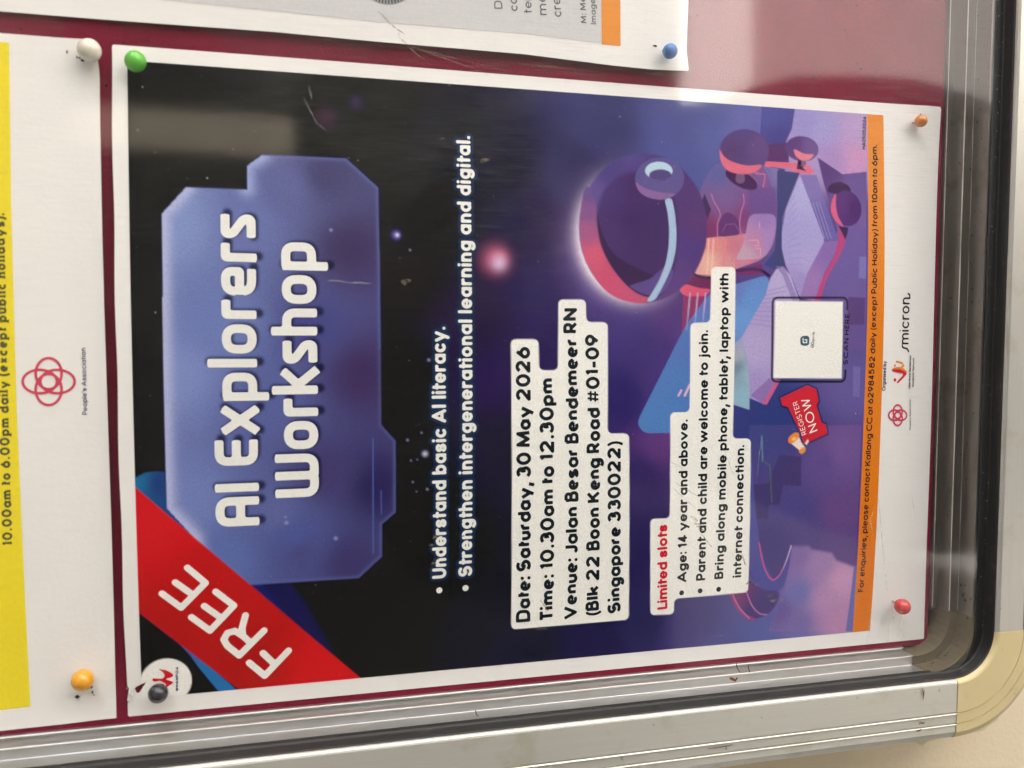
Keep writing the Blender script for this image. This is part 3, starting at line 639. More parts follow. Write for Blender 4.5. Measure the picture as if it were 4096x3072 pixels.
# ---- robot illustration
shape(ZA([(1250, 30), (1440, 45), (1425, 290), (1300, 300), (1180, 250)]), (106, 104, 176), aa=6, alpha=.8)
shape(ZA([(1440, 40), (1668, 50), (1664, 160), (1625, 240), (1600, 300), (1425, 300)]), [(ZA([(1500, 100)])[0], (66, 76, 156)), (ZA([(1550, 260)])[0], (58, 62, 140))], own='robot_picture', sm=False)
shape(ZA([(1668, 50), (2165, 90), (2150, 490), (1960, 510), (1850, 430), (1800, 300), (1640, 235)]), [(ZA([(1740, 150)])[0], (152, 144, 206)), (ZA([(2100, 200)])[0], (188, 160, 208)), (ZA([(2100, 400)])[0], (208, 150, 196)), (ZA([(1850, 200)])[0], (160, 156, 214)), (ZA([(1900, 400)])[0], (172, 140, 200))], own='robot_picture')
shape(ZA([(1820, 390), (1990, 505), (2155, 488), (2150, 900), (1960, 900), (1860, 560)]), [(ZA([(1900, 470)])[0], (84, 56, 122)), (ZA([(2080, 580)])[0], (104, 84, 152)), (ZA([(2100, 850)])[0], (112, 92, 160))], own='robot_picture')
shape(ZA([(1955, 880), (2150, 860), (2140, 1700), (1800, 1700), (1800, 1360), (1900, 1100)]), [(ZA([(2050, 1000)])[0], (106, 90, 162)), (ZA([(2080, 1300)])[0], (104, 90, 160)), (ZA([(2050, 1600)])[0], (98, 80, 150))], own='robot_picture')
shape(ZA([(2030, 1340), (2145, 1345), (2140, 1530), (2020, 1530)]), (84, 62, 124), own='robot_picture'); shape(ZA([(2105, 1065), (2152, 1065), (2148, 1215), (2100, 1212)]), (122, 118, 190), own='robot_picture')
shape(ZB([(1835, 935), (1895, 940), (1885, 1185), (1832, 1175)]), (112, 106, 178), own='robot_picture')
# torso
shape(ZA([(1000, 640), (1100, 450), (1200, 400), (1440, 430), (1500, 560), (1545, 700), (1540, 850), (1525, 980), (1450, 1085), (1265, 1150), (1180, 1195), (960, 1215), (900, 1240), (1040, 1000), (1070, 830)]),
      [(ZA([(1150, 520)])[0], (84, 92, 158)), (ZA([(1200, 650)])[0], (118, 90, 150)), (ZA([(1400, 650)])[0], (122, 82, 148)), (ZA([(1480, 760)])[0], (108, 74, 142)), (ZA([(1320, 800)])[0], (128, 60, 122)), (ZA([(1080, 900)])[0], (122, 42, 96)), (ZA([(1450, 1090)])[0], (208, 110, 140)), (ZA([(1300, 1100)])[0], (214, 130, 150))], own='robot_picture', sm=False, r=5)
shape(ZA([(1350, 590), (1540, 600), (1545, 690), (1540, 780), (1350, 780)]), (98, 74, 140), aa=1.2, alpha=.7)
shape(ZA([(1065, 940), (1200, 925), (1345, 908), (1310, 1000), (1262, 1080), (1262, 1140), (1110, 1195), (985, 1185), (1030, 1090), (1060, 1000)]), [(ZA([(1080, 1100)])[0], (240, 184, 158)), (ZA([(1100, 980)])[0], (232, 138, 132)), (ZA([(1250, 1000)])[0], (206, 118, 134)), (ZA([(1200, 1120)])[0], (222, 150, 150))], own='robot_picture')
for u in (1080, 1112): line(ZA([(u, 950), (u-12, 1180)]), (240, 206, 180), 8, alpha=.6)
line(ZA([(1195, 960), (1180, 1130)]), (240, 132, 128), 7)
shape(ZA([(1140, 935), (1150, 830), (1180, 775), (1215, 762), (1265, 790), (1292, 850), (1295, 918)]), (96, 48, 112), own='robot_picture', sm=False, r=3)
line(ZA([(1170, 900), (1200, 845), (1260, 845), (1290, 905)]), (150, 84, 140), 3)
line(ZA([(1098, 640), (1115, 690), (1150, 750), (1158, 790), (1140, 840), (1140, 930)]), (190, 118, 160), 4, sm=True); line(ZA([(1315, 640), (1320, 700), (1300, 760), (1290, 850), (1300, 930), (1280, 1010), (1230, 1100)]), (196, 120, 162), 4, sm=True)
shape(ZA([(1355, 775), (1540, 775), (1536, 900), (1505, 1000), (1455, 1078), (1253, 1092), (1300, 1020), (1330, 920)]), [(ZA([(1450, 820)])[0], (150, 120, 188)), (ZA([(1480, 950)])[0], (166, 134, 194)), (ZA([(1330, 1050)])[0], (200, 166, 184)), (ZA([(1400, 950)])[0], (190, 130, 170))], own='robot_picture', r=3)
for l_ in ([(1425, 835), (1425, 870)], [(1350, 955), (1415, 955), (1420, 990), (1390, 990)], [(1400, 1010), (1432, 1010), (1432, 1060)]): line(ZA(l_), (236, 150, 160), 5)
shape(ZA([(1052, 640), (1096, 745), (1070, 815), (1030, 690)]), (52, 38, 84), own='robot_picture')
shape(ZA([(975, 1188), (1040, 1205), (1105, 1212), (1105, 1285), (1020, 1278), (920, 1250)]), (112, 26, 78), own='robot_picture'); line(ZA([(975, 1185), (1030, 1205), (1105, 1212)]), (52, 26, 58), 9)
shape(ZA([(872, 1292), (918, 1250), (1010, 1280), (1100, 1288), (1066, 1330), (1000, 1346), (920, 1338)]), (228, 76, 108), own='robot_picture', r=2)
shape(ZA([(905, 1335), (1062, 1335), (1010, 1425), (960, 1520), (895, 1640)]), (146, 44, 96), own='robot_picture')
shape(ZA([(1265, 1155), (1440, 1115), (1450, 1180), (1380, 1190), (1262, 1190)]), (124, 36, 96), own='robot_picture'); line(ZA([(1262, 1162), (1380, 1150), (1440, 1160), (1490, 1195)]), (60, 36, 84), 12)
# arm, elbow, hand
shape(ZA([(1480, 300), (1625, 290), (1625, 430), (1470, 420)]), (84, 44, 100), own='robot_picture'); shape(ZA([(1465, 418), (1695, 428), (1690, 466), (1462, 455)]), (228, 100, 124), own='robot_picture')
shape(ZA([(1490, 455), (1555, 470), (1548, 640), (1545, 1000), (1460, 1120), (1520, 1150), (1560, 900), (1580, 560), (1600, 470)]), (46, 64, 132), own='robot_picture')
shape(ZA([(1160, 560), (1215, 455), (1330, 470), (1400, 540), (1410, 590), (1330, 600), (1230, 560)]), (100, 90, 152), alpha=.0)
shape(ZA(ell(1302, 540, 120, 52, 28)), (62, 26, 74), own='robot_picture'); shape(ZA([(1268, 490), (1325, 495), (1325, 560), (1290, 572), (1262, 555)]), (112, 84, 124), r=2)
line(ZA([(1400, 500), (1462, 505), (1460, 548), (1450, 590)]), (206, 110, 136), 5)
shape(ZA(ell(1322, 348, 168, 150)), [(ZA([(1250, 330)])[0], (78, 52, 110)), (ZA([(1420, 330)])[0], (92, 66, 128)), (ZA([(1300, 230)])[0], (74, 62, 122))], own='robot_picture')
shape(ZA([(1155, 340), (1165, 420), (1210, 480), (1290, 503), (1370, 500), (1415, 478), (1438, 442), (1340, 446), (1240, 420), (1185, 385)]), (228, 104, 126), own='robot_picture', sm=True)
shape(ZA(ell(1714, 332, 114, 86, 8)), [(ZA([(1650, 300)])[0], (88, 56, 122)), (ZA([(1790, 330)])[0], (110, 84, 146))], own='robot_picture')
shape(ZA([(1662, 336), (1675, 385), (1720, 412), (1765, 405), (1793, 372), (1730, 366)]), (230, 124, 142), own='robot_picture', sm=True)
shape(ZA([(1632, 428), (1680, 440), (1760, 440), (1800, 492), (1790, 504), (1700, 500), (1640, 480)]), (226, 108, 132), own='robot_picture', r=1); shape(ZA([(1688, 405), (1745, 430), (1720, 460), (1745, 485), (1678, 468)]), (48, 24, 62)); shape(ZA([(1712, 412), (1740, 415), (1735, 450), (1708, 450)]), (126, 92, 130))
# legs
shape(ZA([(1890, 620), (1910, 575), (1975, 558), (2030, 585), (2042, 625), (1960, 640)]), (56, 32, 76), own='robot_picture', sm=True)
shape(ZA(ell(2020, 738, 98, 122, -12)), [(ZA([(1980, 700)])[0], (88, 48, 122)), (ZA([(2080, 740)])[0], (70, 34, 104))], own='robot_picture')
shape(ZA([(1944, 640), (1915, 700), (1915, 770), (1950, 830), (1995, 860), (1960, 790), (1945, 720)]), (226, 92, 130), own='robot_picture', sm=True)
shape(ZA([(1965, 858), (2030, 868), (2025, 905), (2008, 955), (1985, 905)]), (50, 26, 70), own='robot_picture')
# head halo, head, visor
hc = ell(632, 872, 436, 510)
HP = on(ZA(hc)); sl = window(HP, 20); dH = poly_sdf(PX[sl], PZ[sl], HP)
cen = on(ZA([(632, 872)]))[0]; th = np.degrees(np.arctan2(PZ[sl]-cen[1], -(PX[sl]-cen[0])))   # 90 = image left, 0 = image bottom
ang = np.exp(-((th-58)/52)**2)
blend(sl, np.clip(ang*np.exp(-(np.clip(dH, 0, 99)/5.5)), 0, 1)*.8, lin((150, 120, 190))); blend(sl, np.clip(ang*np.exp(-(np.clip(dH, 0, 99)/1.9)**1.3)*1.15, 0, .95), lin((238, 224, 240)))
shape(ZA(hc), [(ZA([(400, 480)])[0], (66, 60, 130)), (ZA([(560, 420)])[0], (72, 64, 136)), (ZA([(600, 560)])[0], (60, 38, 100)), (ZA([(950, 700)])[0], (74, 46, 112)), (ZA([(950, 1000)])[0], (72, 50, 124)), (ZA([(850, 1250)])[0], (88, 58, 128)), (ZA([(1000, 850)])[0], (84, 46, 112)), (ZA([(300, 620)])[0], (86, 74, 146))], own='robot_picture', aa=.5)
shape(ZA([(245, 590), (215, 700), (200, 850), (212, 1000), (270, 1150), (360, 1280), (450, 1345), (560, 1378), (650, 1380), (700, 1340), (640, 1335), (540, 1275), (430, 1150), (360, 1000), (328, 880), (318, 760), (300, 640)]),
      [(ZA([(270, 640)])[0], (96, 72, 142)), (ZA([(260, 760)])[0], (132, 80, 142)), (ZA([(260, 900)])[0], (170, 84, 134)), (ZA([(300, 1050)])[0], (222, 84, 112)), (ZA([(400, 1220)])[0], (214, 74, 108)), (ZA([(600, 1360)])[0], (206, 76, 112))], own='robot_picture', sm=True, aa=.3)
shape(ZA([(322, 760), (328, 880), (355, 1000), (420, 1130), (530, 1262), (640, 1330), (760, 1320), (840, 1180), (870, 900), (840, 650), (700, 520), (520, 500), (380, 600)]), [(ZA([(450, 640)])[0], (62, 44, 110)), (ZA([(560, 850)])[0], (54, 34, 92)), (ZA([(700, 1000)])[0], (56, 34, 94)), (ZA([(600, 620)])[0], (56, 34, 94)), (ZA([(450, 900)])[0], (62, 42, 104))], own='robot_picture', sm=True, aa=1.0)
shape(ZA([(322, 770), (326, 880), (352, 1000), (418, 1130), (528, 1265), (640, 1332), (740, 1325), (800, 1220), (700, 1190), (560, 1130), (440, 1050), (370, 940), (335, 830)]), (40, 22, 66), own='robot_picture', sm=True, aa=.35)
shape(ZA([(548, 1272), (580, 1250), (680, 1215), (790, 1130), (840, 1180), (790, 1290), (720, 1330), (640, 1322)]), (88, 70, 140), own='robot_picture', sm=True)
shape(ZA([(778, 672), (800, 760), (812, 880), (808, 1000), (786, 1120), (742, 1230), (690, 1320), (652, 1376), (712, 1366), (745, 1310), (792, 1220), (832, 1125), (856, 1020), (861, 900), (850, 770), (828, 665)]), (166, 198, 226), own='robot_picture', sm=False, r=2)
shape(ZA(ell(746, 535, 167, 142)), [(ZA([(746, 450)])[0], (82, 80, 142)), (ZA([(746, 600)])[0], (88, 82, 146))], own='robot_picture')
shape(ZA([(583, 560), (605, 620), (660, 660), (746, 678), (810, 668), (850, 640), (770, 632), (680, 612), (620, 585)]), (136, 100, 160), own='robot_picture', sm=True)
shape(ZA(ell(740, 482, 93, 62)), (184, 216, 234), own='robot_picture', aa=.15); shape(ZA(ell(750, 512, 76, 40)), (72, 64, 124), aa=.2); shape(ZA([(652, 500), (680, 545), (830, 545), (832, 500), (825, 520), (780, 545), (700, 540), (670, 520)]), (86, 82, 146), r=1)
# hologram card
holo = ZB([(100, 1400), (118, 1340), (480, 620), (640, 400), (700, 330), (1130, 205), (1168, 255), (1130, 360), (880, 810), (760, 1000), (660, 1470), (150, 1472)])
shape(holo, [(ZB([(200, 1380)])[0], (56, 124, 188)), (ZB([(400, 1100)])[0], (56, 118, 184)), (ZB([(500, 800)])[0], (62, 112, 182)), (ZB([(1000, 400)])[0], (84, 142, 206)), (ZB([(950, 550)])[0], (92, 150, 212)), (ZB([(700, 400)])[0], (84, 110, 180)), (ZB([(900, 340)])[0], (90, 118, 186))], own='hologram_picture', r=3.5)
for u in (515, 577, 640): line(ZB([(u+8, 350), (u-20, 640)]), [(ZB([(u, 400)])[0], (186, 178, 218)), (ZB([(u, 620)])[0], (116, 150, 212))], 7, alpha=.75)
line(ZB([(430, 1170), (452, 1130)]), (222, 176, 204), 8); line(ZB([(480, 1170), (520, 1085)]), (222, 176, 204), 9)
# book
shape(ZA([(1545, 480), (1700, 495), (1640, 640), (1580, 800), (1572, 1000), (1600, 1140), (1520, 1150), (1545, 800)]), (50, 66, 116), own='robot_picture')
shape(ZA([(1700, 510), (1660, 610), (1605, 740), (1578, 900), (1578, 1010), (1605, 1130), (1650, 1220), (1700, 1350), (1800, 1150), (1868, 955)]), [(ZA([(1700, 620)])[0], (168, 166, 212)), (ZA([(1650, 900)])[0], (156, 152, 206)), (ZA([(1750, 1100)])[0], (164, 156, 206)), (ZA([(1700, 1250)])[0], (150, 138, 196))], own='book_picture', r=1.5)
shape(ZB([(1270, 135), (1215, 155), (1168, 230), (1130, 360), (1000, 590), (900, 770), (960, 960), (1000, 1190), (1108, 1235), (1200, 1020), (1300, 700), (1400, 400), (1330, 200)]), [(ZB([(1220, 250)])[0], (176, 164, 208)), (ZB([(1100, 500)])[0], (164, 152, 200)), (ZB([(1050, 800)])[0], (172, 160, 206)), (ZB([(1050, 1100)])[0], (158, 142, 196)), (ZB([(1250, 600)])[0], (168, 152, 198))], own='book_picture')
for i in range(9):
    t_ = i/8; line(ZB([(1150-150*t_, 330+260*t_), (1300-90*t_, 290+330*t_)]), (142, 130, 186), 4, alpha=.7, clip=(OWN == PARTS.index('book_picture')).astype(float))
for i in range(12):
    t_ = i/11; line(ZA([(1660+60*t_, 600+520*t_), (1612+10*t_, 700+420*t_)]), (142, 138, 192), 3.5, alpha=.7, clip=(OWN == PARTS.index('book_picture')).astype(float))
shape(ZB([(1210, 130), (1280, 130), (1400, 420), (1350, 420), (1265, 200)]), (128, 110, 168), alpha=.7)
shape(ZA([(1702, 508), (1812, 510), (1960, 955), (1870, 960)]), [(ZA([(1770, 560)])[0], (122, 110, 172)), (ZA([(1880, 850)])[0], (98, 90, 158))], own='book_picture')
for k_ in (0, 1, 2): line(ZA([(1790+22*k_, 700), (1868+22*k_, 940)]), (152, 144, 196), 3, alpha=.8)
shape(ZA([(1866, 962), (1962, 958), (1940, 1040), (1870, 1170), (1800, 1370), (1700, 1345), (1750, 1180)]), [(ZA([(1900, 1000)])[0], (128, 98, 168)), (ZA([(1780, 1280)])[0], (146, 112, 172))], own='book_picture')
shape(ZA([(1965, 860), (2015, 960), (1960, 1080), (1880, 1220), (1835, 1370), (1798, 1370), (1850, 1220), (1935, 1060), (1960, 960)]), (180, 58, 116), own='book_picture', r=2)
shape(ZB([(1105, 1240), (1140, 1242), (1250, 1045), (1205, 1040)]), (200, 84, 128), own='book_picture'); shape(ZB([(1010, 1170), (1105, 1235), (1220, 1040), (1160, 1030)]), (134, 108, 172), own='book_picture')
shape(ZB([(860, 770), (940, 700), (985, 880), (1002, 1100), (1000, 1285), (860, 1240)]), [(ZB([(890, 850)])[0], (164, 176, 184)), (ZB([(900, 950)])[0], (92, 128, 150)), (ZB([(950, 1000)])[0], (140, 180, 190)), (ZB([(950, 1200)])[0], (138, 186, 202)), (ZB([(940, 750)])[0], (152, 160, 196))], own='hologram_picture', alpha=.92)
# lower-left platform
shape(ZC([(1000, 0), (1260, 0), (1900, 0), (1850, 1140), (1700, 1090), (1660, 1030), (1500, 1000), (1340, 970), (1300, 1150), (1190, 1250), (1060, 900), (1000, 300)]), [(ZC([(1100, 50)])[0], (44, 66, 132)), (ZC([(1300, 100)])[0], (48, 62, 132)), (ZC([(1400, 700)])[0], (60, 64, 134)), (ZC([(1200, 950)])[0], (54, 54, 124)), (ZC([(1600, 300)])[0], (88, 72, 142)), (ZC([(1750, 200)])[0], (112, 84, 152)), (ZC([(1700, 700)])[0], (98, 66, 132)), (ZC([(1800, 1000)])[0], (88, 66, 134)), (ZC([(1500, 850)])[0], (68, 62, 132))], own='platform_picture', aa=.5)
shape(ZC([(1010, 480), (1150, 470), (1240, 240), (1418, 255), (1415, 490), (1272, 485), (1240, 640), (1160, 640), (1150, 760), (1062, 760)]), (48, 48, 104), aa=.4, alpha=.85, own='platform_picture')
line(ZC([(1100, 90), (1106, 290)]), (96, 150, 160), 5); line(ZC([(1106, 285), (1165, 325), (1180, 620)]), (70, 104, 92), 5)
shape(ZC([(1340, 975), (1480, 975), (1500, 1000), (1660, 1030), (1700, 1090), (1842, 1145), (1795, 1660), (1150, 1660), (1290, 1300)]), [(ZC([(1400, 1050)])[0], (128, 104, 172)), (ZC([(1560, 1120)])[0], (160, 126, 182)), (ZC([(1740, 1250)])[0], (206, 154, 196)), (ZC([(1600, 1400)])[0], (186, 140, 188)), (ZC([(1400, 1350)])[0], (104, 112, 184)), (ZC([(1400, 1600)])[0], (112, 104, 172)), (ZC([(1720, 1600)])[0], (190, 136, 182)), (ZC([(1250, 1500)])[0], (96, 84, 158))], aa=1.0, own='platform_picture')
shape(ZC([(1842, 1140), (1858, 1140), (1832, 1660), (1775, 1660)]), (98, 108, 178), own='platform_picture')
shape(ZC([(1000, 300), (1012, 200), (1050, 700), (1082, 950), (1130, 1140), (1190, 1250), (1260, 1190), (1336, 970), (1320, 1140), (1265, 1320), (1180, 1360), (1080, 1300), (1000, 1150), (995, 700)]), [(ZC([(1040, 900)])[0], (66, 78, 158)), (ZC([(1200, 1310)])[0], (64, 76, 158))], own='platform_picture', r=2)
shape(ZC([(850, 1340), (990, 1250), (1120, 1330), (1250, 1330), (1230, 1430), (1150, 1530), (1040, 1565), (960, 1530), (900, 1450)]), [(ZC([(900, 1420)])[0], (120, 40, 104)), (ZC([(1000, 1500)])[0], (62, 46, 118)), (ZC([(1120, 1420)])[0], (56, 54, 124))], own='platform_picture', sm=False, r=3)
line(ZC([(850, 1360), (900, 1460), (960, 1530), (1030, 1562)]), (172, 44, 108), 14, sm=True, alpha=.7); line(ZC([(868, 1370), (920, 1470), (1000, 1556)]), (196, 120, 176), 5, sm=True)
line(ZC([(975, 1340), (1020, 1450), (1080, 1515), (1140, 1525)]), (206, 130, 184), 4, sm=True)
line(ZC([(1078, 950), (1110, 1110), (1150, 1210), (1190, 1250)]), (214, 70, 128), 5, sm=True); line(ZC([(1190, 1250), (1240, 1210), (1290, 1110), (1336, 972)]), [(ZC([(1200, 1240)])[0], (204, 90, 150)), (ZC([(1330, 1000)])[0], (200, 190, 224))], 5, sm=True)
# ---- white text panels
det = [(2043, 1357), (2154, 1357), (2156, 1481), (2232, 1481), (2233, 1198), (2343, 1198), (2345, 1289), (2431, 1289), (2430, 1734), (2516, 1734), (2515, 2478), (2045, 2518)]
req = [(2601, 2075), (2679, 2073), (2681, 1650), (2758, 1648), (2761, 1292), (2840, 1290), (2845, 1068), (2942, 1068), (2930, 1754), (3003, 1754), (2992, 2369), (2696, 2395), (2696, 2456), (2601, 2461)]
WHITE = (238, 234, 226)
DP = on(det); RP = on(req)
shape(fillet(DP, 2.0), WHITE, raw=True, own='details_panel', aa=.17); shape(fillet(RP, 2.0), WHITE, raw=True, own='requirements_panel', aa=.17)
# ribbon, disc, strip, badge, code panel
shape([(538, 1945), (550, 2446), (965, 2764), (1448, 2716)], [((600, 2100), (204, 34, 40)), ((700, 2500), (176, 24, 32)), ((1000, 2650), (172, 20, 28)), ((1300, 2680), (206, 30, 36)), ((900, 2350), (186, 26, 34))], own='ribbon')
disc = on([(664, 2727), (664, 2634)]); rd = np.linalg.norm(disc[0]-disc[1])
shape(ell(disc[0][0], disc[0][1], rd, rd), WHITE, raw=True, own='logo_disc')
shape([(disc[0][0]-rd-3, disc[0][1]+rd*.25), (disc[0][0], disc[0][1]+rd*.25), (disc[0][0]-rd*.2, GZ1+1), (disc[0][0]-rd-3, GZ1+1)], WHITE, raw=True, own='logo_disc')
shape([(3468.5, 430), (3540, 430), (3475, 2540), (3411.5, 2530)], [((3490, 600), (222, 136, 58)), ((3480, 1500), (218, 124, 36)), ((3440, 2400), (216, 120, 26))], own='contact_strip', raw=False) if False else None
q1 = on([(3468, 470), (3412, 2500)])
shape([(GX0-1, q1[1][1]), (GX1+1, q1[0][1]), (GX1+1, GZ0-1), (GX0-1, GZ0-1)], [((3490, 600), (222, 140, 62)), ((3480, 1500), (220, 126, 36)), ((3440, 2400), (218, 120, 24))], raw=True, own='contact_strip', aa=.15)
code = ZB([(1180, 376), (1795, 376), (1775, 1066), (1172, 1066)])
Pc = fillet(on(code), 2.6); sl = window(Pc, 2); dc = np.abs(poly_sdf(PX[sl], PZ[sl], Pc)+.35)-.42
gapm = on(ZB([(1790, 480), (1775, 960), (1750, 500)])); okx = ~((PX[sl] > gapm[1][0]) & (PX[sl] < gapm[0][0]) & (PZ[sl] < gapm[2][1]))
blend(sl, smooth(.5-dc/.4)*okx, lin((24, 28, 40)))
shape(ZB([(1208, 410), (1752, 415), (1742, 1032), (1194, 1030)]), WHITE, own='code_panel')
badge = ZB([(1250, 1192), (1465, 1090), (1537, 1122), (1556, 1215), (1538, 1250), (1580, 1392), (1612, 1404), (1626, 1475), (1440, 1560), (1418, 1480), (1312, 1262), (1266, 1250)])
shape([(x+3, y+4) for x, y in badge], (44, 20, 44), aa=.6, alpha=.8); Pb = on(badge); sl = window(Pb, 2); db = np.abs(poly_sdf(PX[sl], PZ[sl], Pb)-.5)-.18
blend(sl, smooth(.5-db/.3), lin((50, 22, 46))); shape(badge, (206, 28, 50), own='register_badge')
shape(ZC([(1338, 150), (1375, 95), (1402, 100), (1418, 140), (1446, 178), (1432, 208), (1405, 205)]), (232, 214, 200), own='register_badge'); shape(ZC([(1446, 150), (1470, 115), (1478, 135), (1460, 160)]), (235, 225, 220))
shape(ZC([(1312, 128), (1322, 95), (1360, 65), (1392, 62), (1400, 88), (1380, 120), (1345, 148), (1322, 146)]), (232, 132, 34), own='register_badge', sm=True); shape(ZC(ell(1358, 112, 20, 13, -30)), (240, 190, 120)); shape(ZC([(1398, 205), (1440, 178), (1454, 196), (1440, 222), (1415, 232)]), (232, 140, 40), own='register_badge', sm=True)
# ------------------------------------------------------------------ posters
I_white = flat_ink('white_ink', (240, 236, 228)); I_dark = flat_ink('dark_slate_ink', (24, 38, 42)); I_red = flat_ink('red_ink', (206, 36, 50)); I_navy = flat_ink('navy_ink', (36, 44, 96)); I_grey = flat_ink('grey_ink', (104, 106, 110)); I_char = flat_ink('charcoal_ink', (52, 50, 50))
I_blk = flat_ink('black_ink', (26, 24, 30)); I_yel = flat_ink('yellow_ink', (236, 216, 52)); I_oran = flat_ink('orange_ink', (226, 146, 66)); I_coral = flat_ink('coral_ink', (204, 72, 92)); I_olive = flat_ink('faded_black_ink', (82, 84, 52)); I_bold = flat_ink('strip_black_ink', (44, 40, 48))
I_grey_pr = flat_ink('pale_grey_ink', (204, 204, 204), 0.5)
poster = empty('poster', W3(105, 148, 0), 'AI Explorers Workshop poster, dark starry print with a robot reading and a red FREE ribbon', 'poster')
def prt(o, root, label=None):
    if o is None: return None
    o.parent = root; o.matrix_parent_inverse = Matrix.Translation(-root.location)
    if label: o['label'] = label
    return o
# sheet with the torn corner
PC = on([(508, 2869), (450, 183), (3762, 432), (3695, 2553)]); tear = ZF([(1190, 952), (1130, 990), (1078, 1012), (1098, 1050), (1104, 1075), (1130, 1040)])
Pt = on(tear); Pt2 = on(ZF([(1012, 985), (1040, 1012), (1030, 1060), (1040, 1075), (1020, 1080), (1036, 1128), (1015, 1135)]))
def sheet_sdf(X, Z):
    wob = 0.06*np.sin(Z*0.03+1)
    d = np.maximum(np.maximum(0.2-X+wob*.4, X-210.2-wob), np.maximum(0.2-Z+.1*np.sin(X*.05), Z-297+0.15*np.sin(X*.13)))
    return np.maximum(d, -np.minimum(poly_sdf(X, Z, Pt), poly_sdf(X, Z, Pt2)))
sh = prt(march('paper_sheet', sheet_sdf, -1, 212, -1, 299, 0.8, M_paper, None, lift, 0.0, 3.2), poster)
V, F = [], []                            # crumpled paper round the tear
for cx_, cy_, n_ in [(522, 2762, 7), (532, 2775, 6), (520, 2792, 6), (548, 2790, 4), (516, 2748, 4)]:
    for k in range(n_):
        q = on([(cx_+rng.uniform(-9, 9), cy_+rng.uniform(-9, 9)) for _ in range(3)]); b_ = len(V)
        for p in q: V.append(W3(p[0], p[1], float(lift(p[0], p[1]))+rng.uniform(.1, 1.5)))
        F.append([b_, b_+1, b_+2])
prt(mesh_np('torn_flap', V, F, M_paper), poster, 'crumpled torn paper beside the black pin')
# picture meshes by part
own_cell = np.maximum(np.maximum(OWN[:-1, :-1], OWN[1:, 1:]), np.maximum(OWN[:-1, 1:], OWN[1:, :-1]))
# text first (shadows and outlines go into the print)
TX = []
def T(*a, **k):
    o, polys, wm = text_obj(*a, **k); prt(o, k.get('parent') or poster); return polys, wm
def soft(polys, wm, dx, dz, col, blur, grow, alpha, butt=False):
    polys = [p[0] if isinstance(p, tuple) else p for p in polys]
    f = strokes_sdf([p+np.array([dx, dz]) for p in polys], wm+2*grow, butt); A = np.vstack(polys); sl = window(A, wm+3)
    d = f(PX[sl], PZ[sl]); a = smooth(.5-d/(2*blur))*alpha; blend(sl, a, lin(col))
kw = dict(style='title', butt='cut', w=.205, gap=.115, space=.30, off=.12)
for s, a, b, c in [('AI Explorers', (1035, 2101), (1022, 859), (863, 2100)), ('Workshop', (1276, 1985), (1263, 972), (1105, 1985))]:
    q = on([a, b, c]); 
    polys, wm = T('title_lettering', s, a, b, c, I_white, None, **kw)
    soft(polys, wm, .55, -.75, (18, 20, 52), .8, .1, .85)
kw = dict(off=.12, w=.215, gap=.12, space=.34, X=.74)
for s, a, b, c in [('Understand basic AI literacy.', (1785, 2311), (1782, 1307), (1728, 2311)), ('Strengthen intergenerational learning and digital.', (1888, 2304), (1881, 545), (1832, 2304))]:
    polys, wm = T('bullet_lettering', s, a, b, c, I_white, None, **kw); soft(polys, wm, 0, 0, (24, 54, 84), .22, 1.0, .95)
def dots(name, pts, rpx, mat):
    Q = on(pts); P = on([(p[0]+rpx, p[1]) for p in pts]); R_ = np.linalg.norm(P-Q, axis=1)
    f = lambda X, Z: np.min([np.hypot(X-q[0], Z-q[1])-r_ for q, r_ in zip(Q, R_)], 0)
    for q, r_ in zip(Q, R_):
        prt(march(name, lambda X, Z: np.hypot(X-q[0], Z-q[1])-r_, q[0]-r_*1.3, q[0]+r_*1.3, q[1]-r_*1.3, q[1]+r_*1.3, r_/6, mat, None, lift, .12), poster)
dots('bullet_point', [(1757, 2361), (1862, 2352)], 12, I_white); dots('bullet_point', [(2726, 2371), (2800, 2363), (2874, 2357)], 9.5, I_dark)
kw = dict(off=.12, w=.228, gap=.06, space=.26, butt='cut', X=.71)
for s, a, b, c in [('Date: Saturday, 30 May 2026', (2121, 2486), (2120, 1387), (2063, 2486)), ('Time: 10.30am to 12.30pm', (2215, 2481), (2213, 1512), (2158, 2481)), ('Venue: Jalan Besar Bendemeer RN', (2307, 2475), (2308, 1232), (2252, 2475)), ('(Blk 22 Boon Keng Road #01-09', (2395, 2459), (2395, 1337), (2341, 2459)), ('Singapore 330022)', (2482, 2451), (2482, 1766), (2429, 2451))]:
    T('details_lettering', s, a, b, c, I_dark, None, **kw)
kw = dict(off=.12, w=.225, gap=.07, space=.30, X=.74)
T('heading_lettering', 'Limited slots', (2669, 2435), (2669, 2097), (2628, 2435), I_red, None, **kw)
for s, a, b, c in [('Age: 14 year and above.', (2745, 2328), (2751, 1677), (2708, 2328)), ('Parent and child are welcome to join.', (2820, 2321), (2832, 1320), (2783, 2321)), ('Bring along mobile phone, tablet, laptop with', (2892, 2315), (2914, 1093), (2856, 2315)), ('internet connection.', (2964, 2309), (2977, 1779), (2929, 2309))]:
    T('requirements_lettering', s, a, b, c, I_dark, None, **kw)
T('contact_lettering', 'For enquiries, please contact Kallang CC at 62984582 daily (except Public Holiday) from 10am to 6pm.', (3453, 2367), (3508, 579), (3430, 2367), I_bold, None, off=.12, w=.185, gap=.075, space=.26, butt='cut', X=.74)
T('reference_lettering', 'HA05052026', (3461, 598), (3464, 468), (3447, 598), I_bold, None, off=.12, w=.17, gap=.1, butt='cut')
T('organiser_lettering', 'Organised by', (3541, 1563), (3545, 1444), (3527, 1563), I_bold, None, off=.12, w=.17, gap=.1, res=16)
